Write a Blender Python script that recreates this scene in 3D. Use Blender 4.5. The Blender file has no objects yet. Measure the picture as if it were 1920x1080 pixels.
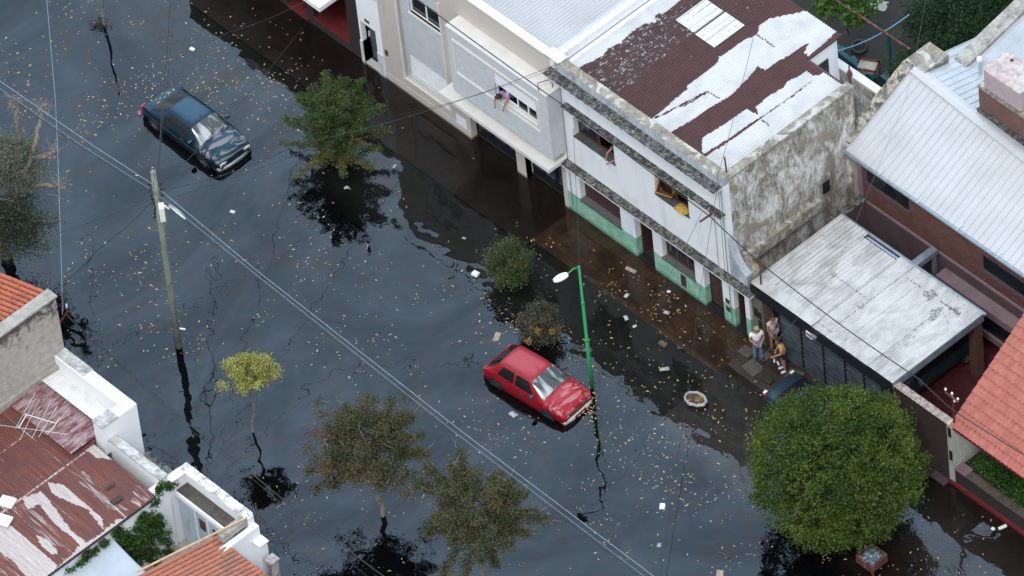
import bpy, math, random
from mathutils import Vector, Matrix, noise
R_ = math.radians
random.seed(7)
sc = bpy.context.scene
COL = sc.collection
# ------------------------------------------------------------------ camera (helicopter, long lens)
AZ, TH, RO, FOC, DIST = R_(51.8), R_(46.6), R_(6.68), 16000.0, 320.0
Rv = Vector((math.cos(AZ), math.sin(AZ), 0)); Fv = Vector((-math.sin(AZ), math.cos(AZ), 0)); Uv = Vector((0, 0, 1))
view = math.cos(TH)*Fv - math.sin(TH)*Uv
upv = math.sin(TH)*Fv + math.cos(TH)*Uv
IR = math.cos(RO)*Rv - math.sin(RO)*upv
IU = math.sin(RO)*Rv + math.cos(RO)*upv
CAM = -DIST*view
cd = bpy.data.cameras.new('camera'); cam = bpy.data.objects.new('camera', cd); COL.objects.link(cam)
cam.matrix_world = Matrix(((IR.x, IU.x, -view.x, CAM.x), (IR.y, IU.y, -view.y, CAM.y), (IR.z, IU.z, -view.z, CAM.z), (0, 0, 0, 1)))
cd.sensor_width = 36.0; cd.lens = 36.0*FOC/1920.0; cd.clip_start = 5; cd.clip_end = 5000
sc.camera = cam
# ------------------------------------------------------------------ world, sun, exposure
SUN_EL, SUN_AZ = R_(56), R_(-55)      # azimuth of the sun measured from +X towards +Y
w = bpy.data.worlds.new("World"); sc.world = w; w.use_nodes = True
nt = w.node_tree; nt.nodes.clear()
wo = nt.nodes.new('ShaderNodeOutputWorld'); bg = nt.nodes.new('ShaderNodeBackground')
sky = nt.nodes.new('ShaderNodeTexSky'); sky.sky_type = 'NISHITA'; sky.sun_disc = False
sky.sun_elevation = SUN_EL; sky.sun_rotation = R_(90)-SUN_AZ; sky.dust_density = 2.0; sky.air_density = 1.2
tc = nt.nodes.new('ShaderNodeTexCoord'); no = nt.nodes.new('ShaderNodeTexNoise')
no.inputs['Scale'].default_value = 18; no.inputs['Detail'].default_value = 1.5; no.inputs['Roughness'].default_value = .4; no.inputs['Distortion'].default_value = .4
rp = nt.nodes.new('ShaderNodeMapRange'); rp.inputs['From Min'].default_value = .35; rp.inputs['From Max'].default_value = .72
rp.inputs['To Min'].default_value = .1; rp.inputs['To Max'].default_value = .7
mx = nt.nodes.new('ShaderNodeMix'); mx.data_type = 'RGBA'
mx.inputs['B'].default_value = (12.6, 15.0, 17.6, 1)
cloudbase = nt.nodes.new('ShaderNodeMix'); cloudbase.data_type = 'RGBA'; cloudbase.inputs['Factor'].default_value = .74
cloudbase.inputs['B'].default_value = (10.0, 10.5, 11.2, 1)
nt.links.new(tc.outputs['Generated'], no.inputs['Vector']); nt.links.new(no.outputs['Fac'], rp.inputs['Value'])
nt.links.new(sky.outputs['Color'], cloudbase.inputs['A'])
nt.links.new(rp.outputs['Result'], mx.inputs['Factor']); nt.links.new(cloudbase.outputs['Result'], mx.inputs['A'])
vd = nt.nodes.new('ShaderNodeVectorMath'); vd.operation = 'DOT_PRODUCT'; vd.inputs[1].default_value = tuple(Fv*.69+Uv*.72)
nt.links.new(tc.outputs['Generated'], vd.inputs[0]); gr = nt.nodes.new('ShaderNodeMapRange'); gr.interpolation_type = 'SMOOTHSTEP'
gr.inputs['From Min'].default_value = .86; gr.inputs['From Max'].default_value = .975; gr.inputs['To Min'].default_value = 0; gr.inputs['To Max'].default_value = 1
nt.links.new(vd.outputs['Value'], gr.inputs['Value'])
vs_ = nt.nodes.new('ShaderNodeVectorMath'); vs_.operation = 'MULTIPLY'; vs_.inputs[1].default_value = (.92, .92, .92); nt.links.new(mx.outputs['Result'], vs_.inputs[0])
vm = nt.nodes.new('ShaderNodeVectorMath'); vm.operation = 'SCALE'; vm.inputs[0].default_value = (17.5, 23.5, 31.0); nt.links.new(gr.outputs['Result'], vm.inputs['Scale'])  # bright bluish lobe added to the sky to brighten the water's reflection
va_ = nt.nodes.new('ShaderNodeVectorMath'); va_.operation = 'ADD'; nt.links.new(vs_.outputs['Vector'], va_.inputs[0]); nt.links.new(vm.outputs['Vector'], va_.inputs[1])
nt.links.new(va_.outputs['Vector'], bg.inputs['Color']); nt.links.new(bg.outputs['Background'], wo.inputs['Surface'])
bg.inputs['Strength'].default_value = 0.1
sd = bpy.data.lights.new('sun', 'SUN'); sd.energy = 1.6; sd.angle = R_(16); sd.color = (1.0, .97, .93)
so = bpy.data.objects.new('sun', sd); COL.objects.link(so)
sdir = Vector((math.cos(SUN_EL)*math.cos(SUN_AZ), math.cos(SUN_EL)*math.sin(SUN_AZ), math.sin(SUN_EL)))
so.rotation_euler = (-sdir).to_track_quat('-Z', 'Y').to_euler()
sc.view_settings.view_transform = 'Standard'; sc.view_settings.look = 'None'; sc.view_settings.gamma = 1
sc.view_settings.exposure = 0.15
sc.render.engine = 'CYCLES'
sc.cycles.max_bounces = 8; sc.cycles.transparent_max_bounces = 12; sc.cycles.diffuse_bounces = 3; sc.cycles.glossy_bounces = 3
sc.cycles.use_denoising = True

# ------------------------------------------------------------------ pixel (1920x1080 photo) -> world point at a known height or plane
def ray(x, y): return FOC*view + (x-960)*IR - (y-540)*IU
def P(x, y, z=0.0):
    d = ray(x, y); return CAM + d*((z-CAM.z)/d.z)
def PY(x, y, Y):
    d = ray(x, y); return CAM + d*((Y-CAM.y)/d.y)
# ------------------------------------------------------------------ helpers: objects
def tag(o, label=None, cat=None, group=None, kind=None):
    if label: o['label'] = label
    if cat: o['category'] = cat
    if group: o['group'] = group
    if kind: o['kind'] = kind
    return o
def thing(name, label, cat, loc=(0, 0, 0), rz=0, group=None):
    o = bpy.data.objects.new(name, None); COL.objects.link(o); o.location = loc; o.rotation_euler = (0, 0, rz)
    o.empty_display_size = .2
    return tag(o, label, cat, group)
class MB:
    def __init__(s): s.v = []; s.f = []; s.t = None
    def add(s, vs, fs):
        n = len(s.v); s.v += [tuple(p) for p in vs]; s.f += [tuple(i+n for i in f) for f in fs]; return s
    def box(s, x0, x1, y0, y1, z0, z1):
        if x1 < x0: x0, x1 = x1, x0
        if y1 < y0: y0, y1 = y1, y0
        if z1 < z0: z0, z1 = z1, z0
        return s.add([(x0,y0,z0),(x1,y0,z0),(x1,y1,z0),(x0,y1,z0),(x0,y0,z1),(x1,y0,z1),(x1,y1,z1),(x0,y1,z1)],
              [(0,3,2,1),(4,5,6,7),(0,1,5,4),(1,2,6,5),(2,3,7,6),(3,0,4,7)])
    def prism(s, poly, vec):           # planar polygon extruded along a vector
        n = len(poly); a = [Vector(p) for p in poly]; b = [p+Vector(vec) for p in a]
        return s.add(a+b, [tuple(range(n))[::-1], tuple(range(n, 2*n))]+[(i, (i+1) % n, n+(i+1) % n, n+i) for i in range(n)])
    def beam(s, a, b, w, h=None):      # rectangular bar between two points
        h = h or w; a = Vector(a); b = Vector(b); d = (b-a).normalized()
        u = d.cross(Vector((0, 0, 1)))
        if u.length < .01: u = Vector((1, 0, 0))
        u.normalize(); v = u.cross(d)
        q = [u*w/2+v*h/2, -u*w/2+v*h/2, -u*w/2-v*h/2, u*w/2-v*h/2]
        return s.add([a+k for k in q]+[b+k for k in q], [(0,1,2,3),(7,6,5,4)]+[(i, i+4, (i+1) % 4+4, (i+1) % 4) for i in range(4)])
    def tube(s, pts, rad, n=6, cap=True):
        pts = [Vector(p) for p in pts]
        if not isinstance(rad, (list, tuple)): rad = [rad]*len(pts)
        vs = []; fs = []; ref = None
        for i, p in enumerate(pts):
            d = (pts[min(i+1, len(pts)-1)]-pts[max(i-1, 0)])
            d = d.normalized() if d.length > 1e-9 else Vector((0, 0, 1))
            if ref is None:
                ref = d.cross(Vector((0, 0, 1)))
                if ref.length < .05: ref = d.cross(Vector((1, 0, 0)))
            u = (ref-d*ref.dot(d))
            if u.length < 1e-6: u = d.cross(Vector((.3, .5, .8)))
            u.normalize(); ref = u; v = d.cross(u)
            for k in range(n):
                a = 2*math.pi*k/n; vs.append(p+(u*math.cos(a)+v*math.sin(a))*rad[i])
        for i in range(len(pts)-1):
            for k in range(n):
                fs.append((i*n+k, i*n+(k+1) % n, (i+1)*n+(k+1) % n, (i+1)*n+k))
        if cap: fs += [tuple(range(n))[::-1], tuple(range((len(pts)-1)*n, len(pts)*n))]
        return s.add(vs, fs)
    def lathe(s, c, prof, n=16):       # prof: (r, z) pairs, axis z through c
        c = Vector(c); vs = []; fs = []
        for r, z in prof:
            for k in range(n):
                a = 2*math.pi*k/n; vs.append(c+Vector((r*math.cos(a), r*math.sin(a), z)))
        for i in range(len(prof)-1):
            for k in range(n): fs.append((i*n+k, i*n+(k+1) % n, (i+1)*n+(k+1) % n, (i+1)*n+k))
        fs += [tuple(range(n))[::-1], tuple(range((len(prof)-1)*n, len(prof)*n))]
        return s.add(vs, fs)
    def build(s, name, m, parent=None, smooth=False, bevel=0, tone=None):
        me = bpy.data.meshes.new(name); me.from_pydata(s.v, [], s.f); me.update()
        mats = m if isinstance(m, (list, tuple)) else [m]
        for k in mats: me.materials.append(k)
        if smooth: me.polygons.foreach_set('use_smooth', [True]*len(me.polygons))
        if tone is not None:
            at = me.attributes.new('tone', 'FLOAT', 'POINT'); at.data.foreach_set('value', tone)
        o = bpy.data.objects.new(name, me); COL.objects.link(o); o.parent = parent
        if bevel:
            b = o.modifiers.new('bevel', 'BEVEL'); b.width = bevel; b.segments = 2; b.limit_method = 'ANGLE'
        return o
def wall_y(x0, x1, z0, z1, y0, t, holes):     # wall along X, front face at y0 (facing -Y), thickness t towards +Y, rectangular holes
    mb = MB()
    xs = sorted(set([x0, x1]+[h[0] for h in holes]+[h[1] for h in holes])); zs = sorted(set([z0, z1]+[h[2] for h in holes]+[h[3] for h in holes]))
    xs = [x for x in xs if x0 <= x <= x1]; zs = [z for z in zs if z0 <= z <= z1]
    def solid(i, j):
        if i < 0 or j < 0 or i >= len(xs)-1 or j >= len(zs)-1: return False
        cx = (xs[i]+xs[i+1])/2; cz = (zs[j]+zs[j+1])/2
        return not any(h[0] < cx < h[1] and h[2] < cz < h[3] for h in holes)
    for i in range(len(xs)-1):
        for j in range(len(zs)-1):
            if not solid(i, j): continue
            a, b, c, d = xs[i], xs[i+1], zs[j], zs[j+1]; y1 = y0+t
            mb.add([(a,y0,c),(b,y0,c),(b,y0,d),(a,y0,d)], [(0,1,2,3)]); mb.add([(a,y1,c),(b,y1,c),(b,y1,d),(a,y1,d)], [(3,2,1,0)])
            if not solid(i-1, j): mb.add([(a,y0,c),(a,y0,d),(a,y1,d),(a,y1,c)], [(0,1,2,3)])
            if not solid(i+1, j): mb.add([(b,y0,c),(b,y1,c),(b,y1,d),(b,y0,d)], [(0,1,2,3)])
            if not solid(i, j-1): mb.add([(a,y0,c),(a,y1,c),(b,y1,c),(b,y0,c)], [(0,1,2,3)])
            if not solid(i, j+1): mb.add([(a,y0,d),(b,y0,d),(b,y1,d),(a,y1,d)], [(0,1,2,3)])
    return mb
def grid(name, u0, u1, nu, v0, v1, nv, f, m, parent=None, tone=None, smooth=True):
    mb = MB(); tv = []
    for j in range(nv+1):
        v = v0+(v1-v0)*j/nv
        for i in range(nu+1):
            u = u0+(u1-u0)*i/nu; p = f(u, v); mb.v.append(p)
            if tone: tv.append(tone(u, v, p))
    for j in range(nv):
        for i in range(nu):
            a = j*(nu+1)+i; mb.f.append((a, a+1, a+nu+2, a+nu+1))
    return mb.build(name, m, parent, smooth, tone=tv if tone else None)
def inpoly(x, y, poly):
    c = False; n = len(poly); j = n-1
    for i in range(n):
        xi, yi = poly[i]; xj, yj = poly[j]
        if (yi > y) != (yj > y) and x < (xj-xi)*(y-yi)/(yj-yi)+xi: c = not c
        j = i
    return c
def N2(x, y, s=1.0, o=0.0): return noise.noise(Vector((x*s+o, y*s-o, o*.7)))

# ------------------------------------------------------------------ helpers: materials
def S(r, g, b):
    f = lambda c: c/12.92 if c <= .04045 else ((c+.055)/1.055)**2.4
    return (f(r/255), f(g/255), f(b/255), 1)
class NT:
    def __init__(s, name):
        s.m = bpy.data.materials.new(name); s.m.use_nodes = True; s.t = s.m.node_tree; s.t.nodes.clear()
        s.out = s.t.nodes.new('ShaderNodeOutputMaterial'); s.b = s.t.nodes.new('ShaderNodeBsdfPrincipled')
        s.t.links.new(s.b.outputs[0], s.out.inputs['Surface'])
        s.geo = s.t.nodes.new('ShaderNodeNewGeometry'); s.pos = s.geo.outputs['Position']
    def n(s, k, **kw):
        o = s.t.nodes.new(k)
        for a, b in kw.items():
            if hasattr(o, a): setattr(o, a, b)
            else: s.set(o, a, b)
        return o
    def set(s, node, inp, val):
        i = node.inputs[inp]
        if isinstance(val, bpy.types.NodeSocket): s.t.links.new(val, i)
        else: i.default_value = val
    def map(s, scale=(1, 1, 1), rot=(0, 0, 0), vec=None):
        o = s.t.nodes.new('ShaderNodeMapping'); o.inputs['Scale'].default_value = scale; o.inputs['Rotation'].default_value = rot
        s.t.links.new(vec or s.pos, o.inputs['Vector']); return o.outputs[0]
    def noise(s, scale, detail=4, rough=.55, dist=0, vec=None):
        o = s.t.nodes.new('ShaderNodeTexNoise'); o.inputs['Scale'].default_value = scale; o.inputs['Detail'].default_value = detail
        o.inputs['Roughness'].default_value = rough; o.inputs['Distortion'].default_value = dist
        s.t.links.new(vec or s.pos, o.inputs['Vector']); return o.outputs['Fac']
    def ramp(s, val, lo, hi, a=0.0, b=1.0):
        o = s.t.nodes.new('ShaderNodeMapRange'); s.set(o, 'Value', val)
        o.inputs['From Min'].default_value = lo; o.inputs['From Max'].default_value = hi; o.inputs['To Min'].default_value = a; o.inputs['To Max'].default_value = b
        return o.outputs[0]
    def mix(s, f, a, b):
        o = s.t.nodes.new('ShaderNodeMix'); o.data_type = 'RGBA'; s.set(o, 'Factor', f); s.set(o, 'A', a); s.set(o, 'B', b); return o.outputs['Result']
    def math(s, op, a, b=0.0, clamp=False):
        o = s.t.nodes.new('ShaderNodeMath'); o.operation = op; o.use_clamp = clamp; s.set(o, 0, a); s.set(o, 1, b); return o.outputs[0]
    def attr(s, name='tone'):
        o = s.t.nodes.new('ShaderNodeAttribute'); o.attribute_name = name; return o.outputs['Fac']
    def xyz(s):
        o = s.t.nodes.new('ShaderNodeSeparateXYZ'); s.t.links.new(s.pos, o.inputs[0]); return o.outputs
    def bump(s, h, strength=.3, dist=.01):
        o = s.t.nodes.new('ShaderNodeBump'); o.inputs['Strength'].default_value = strength; o.inputs['Distance'].default_value = dist
        s.t.links.new(h, o.inputs['Height']); s.t.links.new(o.outputs[0], s.b.inputs['Normal']); return o
    def fin(s, col, rough=.8, metal=0, spec=None):
        s.set(s.b, 'Base Color', col); s.set(s.b, 'Roughness', rough); s.set(s.b, 'Metallic', metal)
        if spec is not None: s.set(s.b, 'Specular IOR Level', spec)
        return s.m
def plain(name, c, rough=.7, metal=0, var=.12, sc_=6.0, spec=None, bump=0):
    n = NT(name); f = n.noise(sc_, 5, .6)
    d = tuple(max(0, k*(1-var*2)) for k in c[:3])+(1,); l = tuple(min(1, k*(1+var)) for k in c[:3])+(1,)
    if bump: n.bump(n.noise(sc_*6, 3), bump)
    return n.fin(n.mix(n.ramp(f, .3, .7), d, l), rough, metal, spec)
def stained(name, base, dark, amount=.5, scale=1.2, streak=True, rough=.9, third=None, thr=.12, bump=.25):
    n = NT(name)
    v = n.map((1, 1, .35)) if streak else n.pos
    f1 = n.noise(scale, 8, .68, .6, v); f2 = n.noise(scale*7, 5, .7, 0, v)
    f = n.math('ADD', n.math('MULTIPLY', f1, .65), n.math('MULTIPLY', f2, .35))
    c = n.mix(n.ramp(f, amount-thr, amount+thr), base, dark)
    if third: c = n.mix(n.ramp(n.noise(scale*.7, 4, .6, 1.0), .5, .62), c, third)
    n.bump(n.noise(scale*14, 4, .6), bump, .012)
    return n.fin(c, rough)
M = {}
def water_mat():
    n = NT('flood_water'); t = n.t
    n.t.nodes.remove(n.b)
    h1 = n.noise(1.15, 0, .4, .5, n.map((1, 1, 1))); h2 = n.noise(3.2, 0, .4, .4); h3 = n.noise(.35, 2, .5)
    amp = n.ramp(h3, .4, .62, .35, 1.0)
    h = n.math('ADD', n.math('MULTIPLY', h1, 1.0), n.math('MULTIPLY', n.math('MULTIPLY', h2, amp), .22))
    b = t.nodes.new('ShaderNodeBump'); b.inputs['Strength'].default_value = 1.0; b.inputs['Distance'].default_value = .017
    t.links.new(h, b.inputs['Height'])
    fr = t.nodes.new('ShaderNodeFresnel'); fr.inputs['IOR'].default_value = 1.36; t.links.new(b.outputs[0], fr.inputs['Normal'])
    # thin oily film: drifting streaks that reflect a little more, faint colours
    warp = n.noise(.22, 6, .62, 2.2, n.map((1.0, .55, 1), (0, 0, R_(25))))
    film = n.ramp(warp, .36, .66, .80, 1.18)
    fac = n.math('MULTIPLY', fr.outputs[0], film, True)
    hue = n.noise(.5, 4, .6, 3.0)
    c1 = n.mix(n.ramp(hue, .55, .63), (.84, .93, 1, 1), (.98, .90, .86, 1)); c1 = n.mix(n.ramp(hue, .66, .72), c1, (.66, .86, 1.0, 1))
    gl = t.nodes.new('ShaderNodeBsdfGlossy'); gl.inputs['Roughness'].default_value = .02; t.links.new(c1, gl.inputs['Color']); t.links.new(b.outputs[0], gl.inputs['Normal'])
    tr = t.nodes.new('ShaderNodeBsdfTransparent')       # the street is deep and murky, the flooded pavement shallow and clearer
    dep = n.ramp(n.math('ADD', n.xyz()[1], n.math('MULTIPLY', n.noise(.8, 3), .8)), -1.6, -.4)
    t.links.new(n.mix(dep, (.10, .10, .10, 1), (.80, .76, .70, 1)), tr.inputs['Color'])
    df = t.nodes.new('ShaderNodeBsdfDiffuse'); df.inputs['Color'].default_value = (.007, .008, .010, 1)
    m0 = t.nodes.new('ShaderNodeMixShader'); m0.inputs[0].default_value = .22
    t.links.new(tr.outputs[0], m0.inputs[1]); t.links.new(df.outputs[0], m0.inputs[2])
    m1 = t.nodes.new('ShaderNodeMixShader'); t.links.new(fac, m1.inputs[0]); t.links.new(m0.outputs[0], m1.inputs[1]); t.links.new(gl.outputs[0], m1.inputs[2])
    t.links.new(m1.outputs[0], n.out.inputs['Surface']); return n.m
M['water'] = water_mat()
def paver(name, a, b, line, sx=.4, rot=0, rough=.45):
    n = NT(name); br = n.t.nodes.new('ShaderNodeTexBrick'); n.t.links.new(n.map((1, 1, 1), (0, 0, rot)), br.inputs['Vector'])
    br.inputs['Scale'].default_value = 1.0; br.inputs['Brick Width'].default_value = sx; br.inputs['Row Height'].default_value = sx*.5 if sx < .35 else sx
    br.inputs['Mortar Size'].default_value = .012; br.inputs['Color1'].default_value = a; br.inputs['Color2'].default_value = b; br.inputs['Mortar'].default_value = line
    f = n.noise(.9, 7, .65, .8)
    c = n.mix(n.ramp(f, .42, .62), br.outputs['Color'], tuple(k*.35 for k in a[:3])+(1,))
    c = n.mix(n.ramp(n.noise(9, 4, .7), .55, .75, 0, .5), c, tuple(k*.5 for k in b[:3])+(1,))
    n.bump(br.outputs['Fac'], .4, -.006)
    return n.fin(c, rough)
M['asphalt'] = plain('wet_asphalt', (.012, .013, .015, 1), .6, 0, .3, 2)
M['verge'] = stained('submerged_verge', (.006, .009, .008, 1), (.018, .024, .018, 1), .54, .7, False)
M['paver'] = paver('brown_sidewalk_tiles', (.155, .092, .055, 1), (.115, .072, .046, 1), (.04, .028, .02, 1), .42)
M['paver2'] = paver('dark_sidewalk_tiles', (.05, .032, .022, 1), (.036, .024, .018, 1), (.015, .012, .01, 1), .2)
M['drive'] = paver('ramp_tiles', (.060, .046, .034, 1), (.046, .037, .029, 1), (.02, .017, .014, 1), .16, .1, .38)
M['dirt'] = stained('back_garden_soil', (.010, .011, .008, 1), (.025, .023, .016, 1), .55, 1.5, False)
M['redfloor'] = plain('red_floor_tiles', (.05, .008, .009, 1), .5, 0, .25, 4)
M['concrete'] = stained('weathered_concrete', (.42, .40, .36, 1), (.10, .095, .085, 1), .55, 1.4)
M['white'] = stained('white_painted_plaster', (.80, .81, .82, 1), (.42, .42, .41, 1), .72, .9, rough=.85, bump=.08)
M['purewhite'] = plain('white_paint', (.80, .81, .82, 1), .6, 0, .04, 3)
M['mould'] = stained('black_moulded_ledge', (.50, .49, .46, 1), (.030, .030, .028, 1), .395, 7, False, third=(.16, .155, .14, 1), thr=.09)
M['lichen'] = stained('lichen_parapet_top', (.33, .30, .24, 1), (.12, .11, .085, 1), .5, 2.5, False, third=(.46, .45, .42, 1))
M['bluegrey'] = stained('blue_grey_streaked_render', (.46, .50, .54, 1), (.12, .13, .14, 1), .56, 2.2, thr=.14)
M['oldwall'] = stained('peeling_party_wall', (.64, .63, .60, 1), (.17, .145, .11, 1), .495, 1.3, True, third=(.25, .22, .175, 1), thr=.07, bump=.5)
M['stucco'] = stained('rough_grey_stucco', (.42, .39, .35, 1), (.24, .215, .19, 1), .5, 3, False, bump=.7)
M['beige'] = stained('beige_plaster', (.50, .455, .405, 1), (.36, .32, .28, 1), .66, 1.1, rough=.85, bump=.12)
M['beigelight'] = plain('light_beige_plaster', (.66, .635, .60, 1), .85, 0, .05, 2)
M['greypanel'] = plain('grey_recess_plaster', (.50, .515, .53, 1), .85, 0, .05, 3, bump=.05)
M['greybox'] = plain('pale_grey_plaster', (.53, .55, .56, 1), .85, 0, .05, 3, bump=.05)
M['blackmetal'] = plain('black_blue_metal', (.012, .016, .022, 1), .4, .2, .3, 5)
M['gate'] = plain('dark_blue_grey_metal', (.075, .095, .115, 1), .45, .3, .25, 3)
M['glass'] = NT('window_glass').fin((.012, .016, .02, 1), .06, 0, .8)
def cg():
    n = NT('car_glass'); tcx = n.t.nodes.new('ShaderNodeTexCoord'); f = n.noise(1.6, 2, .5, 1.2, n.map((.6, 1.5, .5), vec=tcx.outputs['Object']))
    return n.fin(n.mix(n.ramp(f, .44, .60), (.045, .055, .06, 1), (.42, .45, .46, 1)), .08, 0, .8)  # pale patches paint a bright reflected highlight into the glass colour
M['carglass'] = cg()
M['carglassdark'] = NT('car_side_glass').fin((.010, .012, .014, 1), .12, 0, .25)
M['wood'] = plain('brown_varnished_wood', (.10, .045, .028, 1), .5, 0, .2, 10)
M['maroon'] = plain('maroon_shutter', (.060, .024, .022, 1), .6, 0, .12, 8)
M['granite'] = stained('granite_sill', (.15, .15, .15, 1), (.055, .055, .055, 1), .5, 16, False, rough=.5)
M['greensill'] = stained('green_grey_sill', (.085, .095, .09, 1), (.04, .045, .042, 1), .5, 3, False)
M['mauve'] = plain('mauve_plaster', (.085, .055, .062, 1), .85, 0, .12, 2)
M['mauvelight'] = plain('mauve_plaster_ledge', (.19, .135, .145, 1), .85, 0, .1, 2)
M['tank'] = plain('pinkish_tank_render', (.40, .31, .32, 1), .85, 0, .06, 3)
M['tanktop'] = stained('blotchy_tank_lid', (.50, .47, .45, 1), (.36, .13, .12, 1), .58, 4, False, third=(.33, .30, .28, 1))
M['rust'] = stained('rusty_pipe', (.11, .028, .018, 1), (.34, .30, .28, 1), .62, 5)
M['galv'] = plain('galvanised_metal', (.30, .35, .40, 1), .4, .5, .15, 4)
M['white_sheet'] = plain('white_coated_sheet', (.465, .472, .48, 1), .45, 0, .05, .8)
M['sheet2'] = plain('pale_zinc_sheet', (.42, .46, .49, 1), .45, .1, .08, 1.5)
M['black'] = plain('black_rubber', (.012, .012, .013, 1), .6, 0, .2, 6)
M['chrome'] = plain('dull_chrome', (.5, .52, .54, 1), .25, .8, .1, 5)
M['cable'] = plain('black_cable', (.018, .02, .022, 1), .6)
M['cablegrey'] = plain('grey_cable', (.10, .125, .15, 1), .5)
M['blackgravel'] = stained('black_terrazzo_step', (.012, .014, .017, 1), (.05, .055, .06, 1), .6, 40, False, rough=.3)
def brickmat(name, a, b, mort, along='x', scale=1.0, rough=.85):
    n = NT(name); x, y, z = n.xyz(); cmb = n.t.nodes.new('ShaderNodeCombineXYZ')
    n.t.links.new(n.math('ADD', x, y), cmb.inputs[0]); n.t.links.new(z, cmb.inputs[1])
    br = n.t.nodes.new('ShaderNodeTexBrick'); n.t.links.new(cmb.outputs[0], br.inputs['Vector']); br.inputs['Scale'].default_value = scale
    br.inputs['Brick Width'].default_value = .23; br.inputs['Row Height'].default_value = .075; br.inputs['Mortar Size'].default_value = .009
    br.inputs['Color1'].default_value = a; br.inputs['Color2'].default_value = b; br.inputs['Mortar'].default_value = mort
    c = n.mix(n.ramp(n.noise(1.3, 6, .65), .4, .7), br.outputs['Color'], tuple(k*.6 for k in a[:3])+(1,))
    n.bump(br.outputs['Fac'], .5, -.008); return n.fin(c, rough)
M['brick'] = brickmat('brown_red_brick', (.15, .055, .038, 1), (.065, .028, .022, 1), (.10, .065, .055, 1))
M['darkbrick'] = brickmat('dark_brown_brick', (.035, .017, .016, 1), (.024, .013, .013, 1), (.012, .009, .009, 1))
M['redbrick'] = brickmat('red_brick', (.20, .062, .035, 1), (.15, .045, .028, 1), (.07, .03, .02, 1))
M['oldbrick'] = brickmat('sooty_brick', (.055, .03, .024, 1), (.035, .022, .019, 1), (.025, .02, .018, 1))
M['maroonpaint'] = plain('dark_red_paint', (.13, .015, .014, 1), .6, 0, .2, 4)
def facade_mat():       # white paint above a green painted dado, scuffed and water-marked at the foot
    n = NT('white_and_green_painted_facade'); x, y, z = n.xyz()
    f = n.noise(1.1, 7, .65, .4, n.map((1, 1, .4)))
    wcol = n.mix(n.ramp(f, .5, .8), (.72, .745, .755, 1), (.52, .55, .56, 1))
    g = n.mix(n.ramp(n.noise(2.6, 7, .7), .4, .64), (.16, .36, .25, 1), (.30, .50, .385, 1))
    g = n.mix(n.ramp(n.math('ADD', z, n.math('MULTIPLY', n.noise(3, 5), .3)), .12, .42), (.075, .15, .11, 1), g)
    edge = n.ramp(n.math('ADD', z, n.math('MULTIPLY', n.noise(9, 2), .03)), 1.005, 1.03)
    n.bump(n.noise(12, 4), .15); return n.fin(n.mix(edge, g, wcol), .85)
M['facade'] = facade_mat()
def roof_paint(name, paint, rustA, rustB, metalline=None):   # tone: 0 rust .. 1 remaining paint
    n = NT(name); t = n.attr(); f = n.noise(5.5, 6, .7); f2 = n.noise(22, 3, .6)
    v = n.math('ADD', t, n.math('MULTIPLY', n.math('SUBTRACT', f, .5), .55)); v = n.math('ADD', v, n.math('MULTIPLY', n.math('SUBTRACT', f2, .5), .22))
    k = n.ramp(v, .47, .53)
    rust = n.mix(n.ramp(n.noise(1.6, 7, .7), .38, .64), rustA, rustB)
    edge = n.math('MULTIPLY', n.ramp(v, .36, .47), n.ramp(v, .55, .47), True)
    rust = n.mix(n.math('MULTIPLY', edge, .8), rust, (.025, .02, .02, 1))
    pc = n.mix(n.ramp(n.noise(1.1, 6, .6, .3), .45, .75), paint, tuple(q*.78 for q in paint[:3])+(1,))
    return n.fin(n.mix(k, rust, pc), .75)
M['peel'] = roof_paint('peeling_white_roof_paint', (.54, .55, .555, 1), (.080, .029, .026, 1), (.052, .022, .021, 1))
def rusty_roof():
    n = NT('rusty_corrugated_sheet'); t = n.attr(); v0 = n.map((.26, 3.6, 1)); f = n.noise(3, 7, .7, .2, v0); f2 = n.noise(1.2, 5, .6)
    v = n.math('ADD', t, n.math('MULTIPLY', n.math('SUBTRACT', f, .5), 1.1))
    rust = n.mix(n.ramp(n.noise(2.2, 6, .7, 0, v0), .35, .65), (.095, .030, .024, 1), (.19, .060, .038, 1))
    rust = n.mix(n.ramp(f2, .45, .7), rust, (.10, .038, .038, 1))
    k = n.ramp(v, .44, .58); pale = n.mix(n.ramp(n.noise(5, 5, .7, 0, v0), .35, .7), (.52, .49, .47, 1), (.36, .28, .26, 1))
    return n.fin(n.mix(k, rust, pale), .7, .0)
M['rusty'] = rusty_roof()
def pink_roof():
    n = NT('faded_red_painted_sheet'); v0 = n.map((2.2, .5, 1)); f = n.noise(3, 7, .75, .3, v0)
    return n.fin(n.mix(n.ramp(f, .42, .58), (.13, .035, .032, 1), (.36, .26, .27, 1)), .7)
M['pinkroof'] = pink_roof()
def carport_mat():
    n = NT('dirty_silver_sheet'); f = n.noise(1.5, 7, .7, .5, n.map((1, .5, 1))); f2 = n.noise(30, 3, .6, 0, n.map((1, .35, 1)))
    c = n.mix(n.ramp(f, .42, .74), (.50, .495, .48, 1), (.23, .22, .20, 1))
    t = n.attr(); v = n.math('ADD', t, n.math('MULTIPLY', n.math('SUBTRACT', f2, .5), 1.3))
    c = n.mix(n.ramp(v, .5, .72), c, (.05, .045, .04, 1)); return n.fin(c, .5, .15)
M['carport'] = carport_mat()
def tilemat(name, a, b, c3=None):
    n = NT(name); t = n.attr(); f = n.noise(7, 6, .7)
    c = n.mix(t, a, b); c = n.mix(n.ramp(f, .46, .74, 0, .85), c, c3 or tuple(k*.4 for k in a[:3])+(1,)); return n.fin(c, .75)
M['tile_orange'] = tilemat('orange_clay_tiles', (.43, .115, .055, 1), (.33, .085, .045, 1), (.09, .045, .03, 1))
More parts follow.
